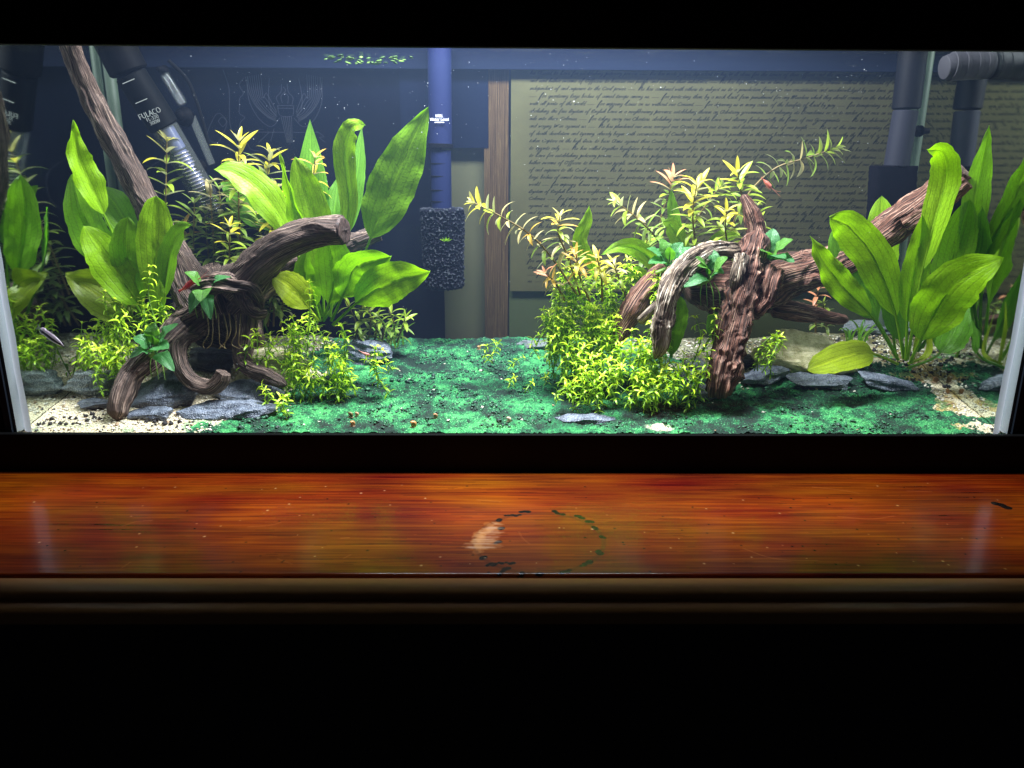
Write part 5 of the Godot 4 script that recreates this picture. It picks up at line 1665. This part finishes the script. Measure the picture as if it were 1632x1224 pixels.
func make_sponge_filter() -> void:
	var z := -0.165
	var o := thing("sponge_filter", "grey pipe with a square black sponge in the back corner at the right", "aquarium filter", P(1423, 345, z))
	var k := unit(P(1430, 200, z))
	var s := Shape.new()
	straight(s, P(1458, 60, z), P(1444, 174, z), 21.0 * k, 24, 0.001)
	part(o, "pipe", s.done(), mat(Color(0.004, 0.0045, 0.007), 0.6, {"metallic_specular": 0.25}))
	var t := Shape.new()
	straight(t, P(1443.5, 176, z), P(1428, 266, z), 19.0 * k, 24, 0.001)
	part(o, "pipe", t.done(), M.grey_plastic)
	var b := Shape.new()
	var pos := PackedVector3Array()
	var tx := PackedVector2Array()
	var rows := 40
	var lo := P(1424, 264, z)
	var hi := P(1418, 350, z)
	for i in rows:
		var f := i / float(rows - 1)
		var c := lo.lerp(hi, clampf((i - 1) / float(rows - 3), 0.0, 1.0))
		for j in 49:
			var a := TAU * (j % 48) / 48.0
			var sq := 1.0 / pow(pow(absf(cos(a)), 8.0) + pow(absf(sin(a)), 8.0), 0.125)
			var r := 34.0 * k * sq * (0.0 if i == 0 or i == rows - 1 else 1.0) + 0.0006 * noise.get_noise_3d(cos(a) * 30.0, f * 60.0, sin(a) * 30.0)
			pos.append(c + Vector3(cos(a) * r, 0, -sin(a) * r * 0.5))
			tx.append(Vector2(j / 48.0, f))
	# walked downwards, so the ring runs the other way round
	b.grid(rows, 49, pos, tx, true)
	part(o, "sponge", b.done(), mat(Color(0.004, 0.004, 0.006), 0.95, {"metallic_specular": 0.1}))
	var h := thing("return_pipe", "blurred grey pipe stub at the top against the right glass", "pipe", P(1540, 104, -0.085))
	var pz := -0.095
	var q := Shape.new()
	var stub := [P(1504, 108, pz), P(1520, 106, pz), P(1550, 104, pz), P(1566, 103, pz)]
	stub[3].x = 0.3695
	tube(q, stub, [0.0085, 0.0105, 0.0105, 0.0105], 24, 20)
	part(h, "stub", q.done(), mat(Color(0.02, 0.02, 0.028), 0.8))
	var rings := Shape.new()
	for f in [0.3, 0.5, 0.7, 0.88]:
		var c: Vector3 = along(stub, f)
		straight(rings, c - Vector3(0.0015, 0, 0), c + Vector3(0.0015, 0, 0), 0.0108, 24, 0.0003)
	part(h, "ridge", rings.done(), mat(Color(0.025, 0.025, 0.033), 0.8))
	var c := Shape.new()
	lathe(c, [[0.0, 0.008], [0.0022, 0.008], [0.0026, 0.004], [0.0048, 0.001], [0.0052, 0.0], [0.0, 0.0]], 20, Transform3D(Basis(Vector3.FORWARD, -PI / 2), Vector3(0.3688, P(1474, 209, -0.19).y, -0.190)))
	tag(single("suction_cup", c.done(), M.black_plastic), "small black suction cup on the right glass near the back corner", "suction cup")

# ------------------------------------------------------------------ behind the tank
func panel(called: String, label: String, category: String, x0: float, x1: float, y0: float, y1: float, z: float, thick: float, m: Material) -> Node3D:
	# from photograph edges on the plane z to a real board that thick
	var a := P(x0, y1, z)
	var b := P(x1, y0, z)
	var o := thing(called, label, category, Vector3((a.x + b.x) / 2, a.y, z))
	var s := Shape.new()
	s.quad(Vector3(a.x, a.y, z), Vector3(b.x, a.y, z), Vector3(b.x, b.y, z), Vector3(a.x, b.y, z))
	part(o, "face", s.done(), m)
	var e := Shape.new()
	e.box(Vector3(a.x, a.y, z - thick), Vector3(b.x, b.y, z - 0.0002))
	part(o, "back", e.done(), M.black_plastic)
	return o

func make_background() -> void:
	var em := mat(Color(1, 1, 1), 0.9, {"metallic_specular": 0.05, "albedo_texture": emblem_map()})
	panel("emblem_board", "dark navy board with pale outlines of a winged torch behind the left half", "board", 0, 700, 60, 560, -0.2135, 0.004, em)
	panel("dark_board", "plain dark board behind the filter sponge", "board", 640, 778, 105, 235, -0.2100, 0.001, mat(Color(0.006, 0.010, 0.028), 0.9, {"metallic_specular": 0.05}))
	panel("olive_board", "dull olive board low behind the filter sponge", "board", 652, 790, 225, 560, -0.2185, 0.004, mat(Color(0.15, 0.15, 0.08), 0.9, {"metallic_specular": 0.05}))
	var wm := wood_maps(61, Color(0.30, 0.24, 0.19), Color(0.42, 0.35, 0.28), Color(0.50, 0.43, 0.34))
	panel("wooden_post", "vertical brown wooden slat between the filter sponge and the written sheet", "slat", 773, 811, 105, 560, -0.2105, 0.008, mat(Color(0.78, 0.72, 0.52), 0.9, {"metallic_specular": 0.05, "albedo_texture": wm[0], "uv1_scale": Vector3(1, 0.8, 1)}))
	panel("handwritten_sheet", "large pale green sheet of old slanted handwriting behind the right half", "poster", 813, 1632, 100, 464, -0.2092, 0.0007, mat(Color(1, 1, 1), 0.9, {"metallic_specular": 0.05, "albedo_texture": document_map()}))
	panel("olive_sheet", "plain olive green sheet under the handwritten sheet", "board", 811, 1640, 300, 560, -0.2125, 0.002, mat(Color(0.085, 0.105, 0.045), 0.9, {"metallic_specular": 0.05}))
	var w := Shape.new()
	w.box(Vector3(-1.0, -0.6, -0.36), Vector3(1.0, 0.9, -0.34))
	var o := single("wall", w.done(), mat(Color(0.05, 0.05, 0.055), 0.9))
	o.set_meta("kind", "structure")
	tag(o, "dark room wall behind the cabinet", "wall")
	var c := Shape.new()
	var pos := PackedVector3Array()
	var tx := PackedVector2Array()
	for i in 12:
		for j in 40:
			var f := j / 39.0
			pos.append(Vector3(-0.408 - 0.05 * f + 0.004 * sin(f * 30.0), lerpf(0.0, 0.30, i / 11.0), lerpf(0.02, -0.25, f)))
			tx.append(Vector2(f, i / 11.0))
	c.grid(12, 40, pos, tx)
	tag(single("pale_curtain", c.done(), mat(Color(0.55, 0.55, 0.62), 0.9)), "pale cloth hanging beside the left end of the aquarium", "curtain")

# ------------------------------------------------------------------ animals and small things
func make_fish() -> void:
	var o := thing("fish", "tiny silver fish with a dark stripe near the left glass", "fish", P(82, 537, -0.012))
	var a := P(64, 524, -0.013)
	var b := P(102, 552, -0.010)
	var d := (b - a)
	var len := d.length()
	d = d.normalized()
	var up := Vector3(0.35, 0.9, 0.1)
	up = (up - d * up.dot(d)).normalized()
	var sd := d.cross(up)
	var pos := PackedVector3Array()
	var tx := PackedVector2Array()
	var col := PackedColorArray()
	for i in 26:
		var t := i / 25.0
		var h := len * 0.13 * pow(sin(PI * pow(t, 0.62 + 0.5 * t)), 0.8) + (0.0008 if t < 0.2 else 0.0)
		if i == 0 or i == 25:
			h = 0.0
		for j in 41:
			var an := TAU * (j % 40) / 40.0
			pos.append(a + d * len * t + (up * sin(an) * h + sd * cos(an) * h * 0.6))
			tx.append(Vector2(j / 40.0, t))
			var s := sin(an)
			var c := Color(0.62, 0.60, 0.66)
			if absf(s + 0.02) < 0.33:
				c = Color(0.025, 0.02, 0.04)
			elif s > 0.5:
				c = Color(0.20, 0.16, 0.20)
			elif s < -0.7:
				c = Color(0.75, 0.72, 0.74)
			col.append(c)
	var body := Shape.new()
	body.grid(26, 41, pos, tx, true, col)
	part(o, "body", body.done(), mat(Color(1, 1, 1), 0.3, {"vertex_color_use_as_albedo": true}))
	var fin := mat(Color(0.7, 0.7, 0.75, 0.35), 0.4, {"transparency": BaseMaterial3D.TRANSPARENCY_ALPHA})
	var blades := [[a + d * 0.001, a - d * len * 0.16 + up * len * 0.13, a - d * len * 0.10, a - d * len * 0.16 - up * len * 0.13], [a + d * len * 0.52 + up * len * 0.11, a + d * len * 0.40 + up * len * 0.24, a + d * len * 0.34 + up * len * 0.14, a + d * len * 0.36 + up * len * 0.10], [a + d * len * 0.5 - up * len * 0.11, a + d * len * 0.40 - up * len * 0.2, a + d * len * 0.36 - up * len * 0.15, a + d * len * 0.38 - up * len * 0.1]]
	var k := 0
	for q in blades:
		var f := Shape.new()
		f.quad(q[0], q[1], q[2], q[3])
		part(o, "tail_fin" if k == 0 else "fin", f.done(), fin)
		k += 1
	for s in [-1.0, 1.0]:
		var e := make_lump(1, 8, 11, 0.0)
		var es := Shape.new()
		es.add(e, Transform3D(Basis().scaled(Vector3.ONE * 0.0007), a + d * len * 0.86 + up * 0.0006 + sd * s * 0.0014))
		part(o, "eye", es.done(), M.black_plastic)

func shrimp(label: String, pts: Array, r: float, base: Color) -> void:     # pts from tail to head
	var o := thing("shrimp", label, "shrimp", pts[pts.size() / 2])
	var m := mat(base, 0.3, {"subsurf_scatter_enabled": true, "subsurf_scatter_strength": 0.2})
	var path := []
	var radii := []
	for i in 40:
		var t := i / 39.0
		path.append(along(pts, t))
		var seg := 1.0 - 0.18 * pow(absf(fposmod(t * 9.0, 1.0) - 0.5) * 2.0, 4.0) * (1.0 if t < 0.6 else 0.0)
		radii.append(r * (0.35 + 0.75 * smoothstep(0.0, 0.55, t)) * (1.0 - 0.85 * smoothstep(0.82, 1.0, t)) * seg)
	var s := Shape.new()
	tube(s, path, radii, 12, 40)
	part(o, "body", s.done(), m)
	var head: Vector3 = pts[pts.size() - 1]
	var back: Vector3 = pts[pts.size() - 2]
	var d := (head - back).normalized()
	for k in 2:
		var an := Shape.new()
		var u := Vector3(0.2, 0.6 - 0.8 * k, 0.4)
		tube(an, [head, head + d * r * 3.0 + u * r * 1.0, head + d * r * 5.0 + u * r * 3.0], [r * 0.10, r * 0.06, r * 0.03], 5)
		part(o, "antenna", an.done(), m)
	for k in 6:
		var lg := Shape.new()
		var p := along(pts, 0.5 + 0.06 * k)
		tube(lg, [p, p + Vector3(0.1 * (k - 3), -1.2, 0.6) * r, p + Vector3(0.2 * (k - 3), -2.2, 0.5) * r], [r * 0.12, r * 0.08, r * 0.04], 5)
		part(o, "leg", lg.done(), m)
	var fan := Shape.new()
	var t0: Vector3 = pts[0]
	var td := (t0 - (pts[1] as Vector3)).normalized()
	for k in 3:
		tube(fan, [t0, t0 + td * r * 1.2 + Vector3(0, 0.5 * (k - 1), 0.3) * r], [r * 0.2, r * 0.35, r * 0.1], 6, 4)
	part(o, "tail_fan", fan.done(), m)

func make_snail(label: String, at: Vector3, r: float, c: Color, face: float, group := "small brown snails") -> void:
	var o := thing("snail", label, "snail", at, group)
	var pts := []
	var radii := []
	for i in 60:
		var t := i / 59.0
		var a := t * TAU * 2.4
		var k := lerpf(0.06, 0.62, t * t)
		pts.append(at + Basis(Vector3.UP, face) * Vector3(cos(a) * r * k, r * 0.9 + sin(a) * r * k, 0.28 * r * (1.0 - t)))
		radii.append(r * lerpf(0.12, 0.44, t))
	var s := Shape.new()
	tube(s, pts, radii, 12, 60)
	part(o, "shell", s.done(), mat(c, 0.3))
	var f := make_lump(2, 8, 13, 0.25, 0.35)
	var fs := Shape.new()
	fs.add(f, Transform3D(Basis.from_euler(Vector3(0, face, 0)).scaled(Vector3(r * 0.9, r * 0.8, r * 0.5)), at + Vector3(0, r * 0.15, 0)))
	part(o, "foot", fs.done(), mat(Color(0.30, 0.20, 0.12), 0.4))

func make_scrap() -> void:
	var s := make_lump(9, 7, 11, 0.7, 0.4)
	tag(single("white_chip", s.done(), M.white_print, Transform3D(Basis.from_euler(Vector3(0.9, 0.3, 0.5)).scaled(Vector3(0.0036, 0.0026, 0.0018)), P(385, 578, -0.061))), "small white chip stuck on the right root of the left driftwood", "chip")

func make_animals() -> void:
	make_fish()
	shrimp("bright red shrimp climbing on the left driftwood stump", [P(288, 463, -0.060), P(296, 458, -0.058), P(304, 451, -0.057), P(314, 446, -0.058)], 0.0020, Color(0.50, 0.02, 0.03))
	shrimp("half hidden red shrimp below the other one, at the stump's edge", [P(312, 472, -0.058), P(316, 468, -0.056), P(320, 466, -0.058)], 0.0016, Color(0.45, 0.03, 0.03))
	shrimp("little orange red shrimp above the right stem plants, left of the spike's tip", [P(1216, 286, -0.125), P(1222, 292, -0.125), P(1230, 300, -0.125)], 0.0017, Color(0.60, 0.16, 0.12))
	shrimp("pale shrimp resting on the blue grey stone", [P(574, 560, -0.12), P(582, 564, -0.12), P(590, 566, -0.12)], 0.0013, Color(0.45, 0.16, 0.14))
	var spots := [[559, 666, 0.0027, "olive brown snail by the front glass, left of centre", Color(0.14, 0.12, 0.035)], [569, 664, 0.0021, "pale tan snail touching the olive brown snail", Color(0.48, 0.30, 0.15)], [562, 680, 0.0026, "orange tan snail at the front glass below the olive brown snail", Color(0.52, 0.24, 0.09)], [659, 682, 0.0031, "largest orange snail at the front glass", Color(0.60, 0.27, 0.10)], [694, 667, 0.0023, "lone tan snail in the algae right of the largest orange snail", Color(0.46, 0.24, 0.12)], [811, 673, 0.0024, "pale broken shell at the front glass near the middle", Color(0.66, 0.50, 0.36)], [763, 558, 0.0024, "brown snail far back on the algae", Color(0.40, 0.22, 0.09)], [1547, 611, 0.0031, "dark brown coiled snail on the sand at the right, the bigger one", Color(0.13, 0.07, 0.02)], [1563, 610, 0.0027, "lighter brown coiled snail right beside the bigger one", Color(0.30, 0.17, 0.04)], [1593, 628, 0.0025, "brown snail on the sand nearest the right glass", Color(0.30, 0.15, 0.05)]]
	for q in spots:
		var p := G(q[0], q[1])
		p.x = clampf(p.x, -0.362, 0.364)
		p.y = height(p.x, p.z)
		make_snail(q[3], p, q[2], q[4], rng.randf_range(-0.6, 0.6))

func make_specks() -> void:
	var s := make_lump(4, 5, 7, 0.3)
	var places := []
	for i in 340:
		var px := rng.randf_range(280, 1420)
		var py := 84.0 + absf(rng.randfn()) * 90.0
		if rng.randf() < 0.25:
			py = rng.randf_range(85, 520)
		var p := P(px, minf(py, 520), rng.randf_range(-0.17, -0.012))
		if absf(p.x) > 0.362 or p.y > 0.309:
			continue
		var r := 0.00013 * exp(rng.randfn() * 0.4)
		places.append(Transform3D(Basis.from_euler(Vector3(rng.randf() * 6, rng.randf() * 6, 0)).scaled(Vector3(r, r * rng.randf_range(0.7, 1.4), r)), p))
	var o := scatter(self, "water_specks", s.done(), mat(Color(0.7, 0.72, 0.75), 0.5), places)
	tag(o, "fine white specks drifting in the upper water", "bubbles")

func make_floating() -> void:
	var o := thing("floating_plant", "mat of tiny green leaves floating at the surface near the back", "plant", Vector3(P(590, 80, -0.16).x, 0.3115, -0.16))
	var s := Shape.new()
	var leafy := make_lump(6, 6, 11, 0.4, 0.25)
	for i in 34:
		var x := o.position.x + rng.randfn() * 0.018
		var p := Vector3(x, 0.3108 - absf(rng.randfn()) * 0.0008, o.position.z + rng.randf_range(-0.03, 0.02))
		var r := rng.randf_range(0.0015, 0.0035)
		s.add(leafy, Transform3D(Basis.from_euler(Vector3(rng.randf_range(-0.4, 0.4), rng.randf() * TAU, rng.randf_range(-0.4, 0.4))).scaled(Vector3.ONE * r), p), Color(0.03, 0.08, 0.01).lerp(Color(0.12, 0.22, 0.03), rng.randf()))
	var l := part(o, "leaves", s.done(), M.fine)
	l.set_meta("kind", "stuff")
	var sponge_bit := thing("plant_scrap", "small green leaf scrap caught on the foam sponge", "leaf", P(711, 384, -0.158))
	for k in 5:
		var a := PI * (0.15 + 0.17 * k)
		broad_leaf(sponge_bit, [sponge_bit.position, sponge_bit.position + Vector3(cos(a), sin(a) * 0.5, 0.5) * 0.003, sponge_bit.position + Vector3(cos(a), sin(a) * 0.6, 0.5) * 0.0065], 0.0008, M.leaf_bright, {"blade": 0.0, "thick": 0.0003})

func _ready() -> void:
	rng.seed = 20240611
	noise.noise_type = FastNoiseLite.TYPE_SIMPLEX_SMOOTH
	noise.frequency = 1.0
	noise.fractal_type = FastNoiseLite.FRACTAL_NONE
	noise.seed = 7
	cell.noise_type = FastNoiseLite.TYPE_CELLULAR
	cell.frequency = 1.0
	cell.fractal_type = FastNoiseLite.FRACTAL_NONE
	cell.cellular_return_type = FastNoiseLite.RETURN_DISTANCE
	cell.seed = 3
	make_view()
	make_materials()
	make_lamp()
	make_cabinet()
	make_tank()
	make_sand()
	make_background()
	make_stones()
	make_left_wood()
	make_right_wood()
	make_filter()
	make_heater()
	make_sponge_filter()
	make_left_sword()
	make_middle_sword()
	make_right_sword()
	make_small_swords()
	make_anubias()
	make_lance_plants()
	make_fine_plants()
	make_grasses()
	make_floating()
	make_animals()
	make_scrap()
	make_grains()
	make_specks()
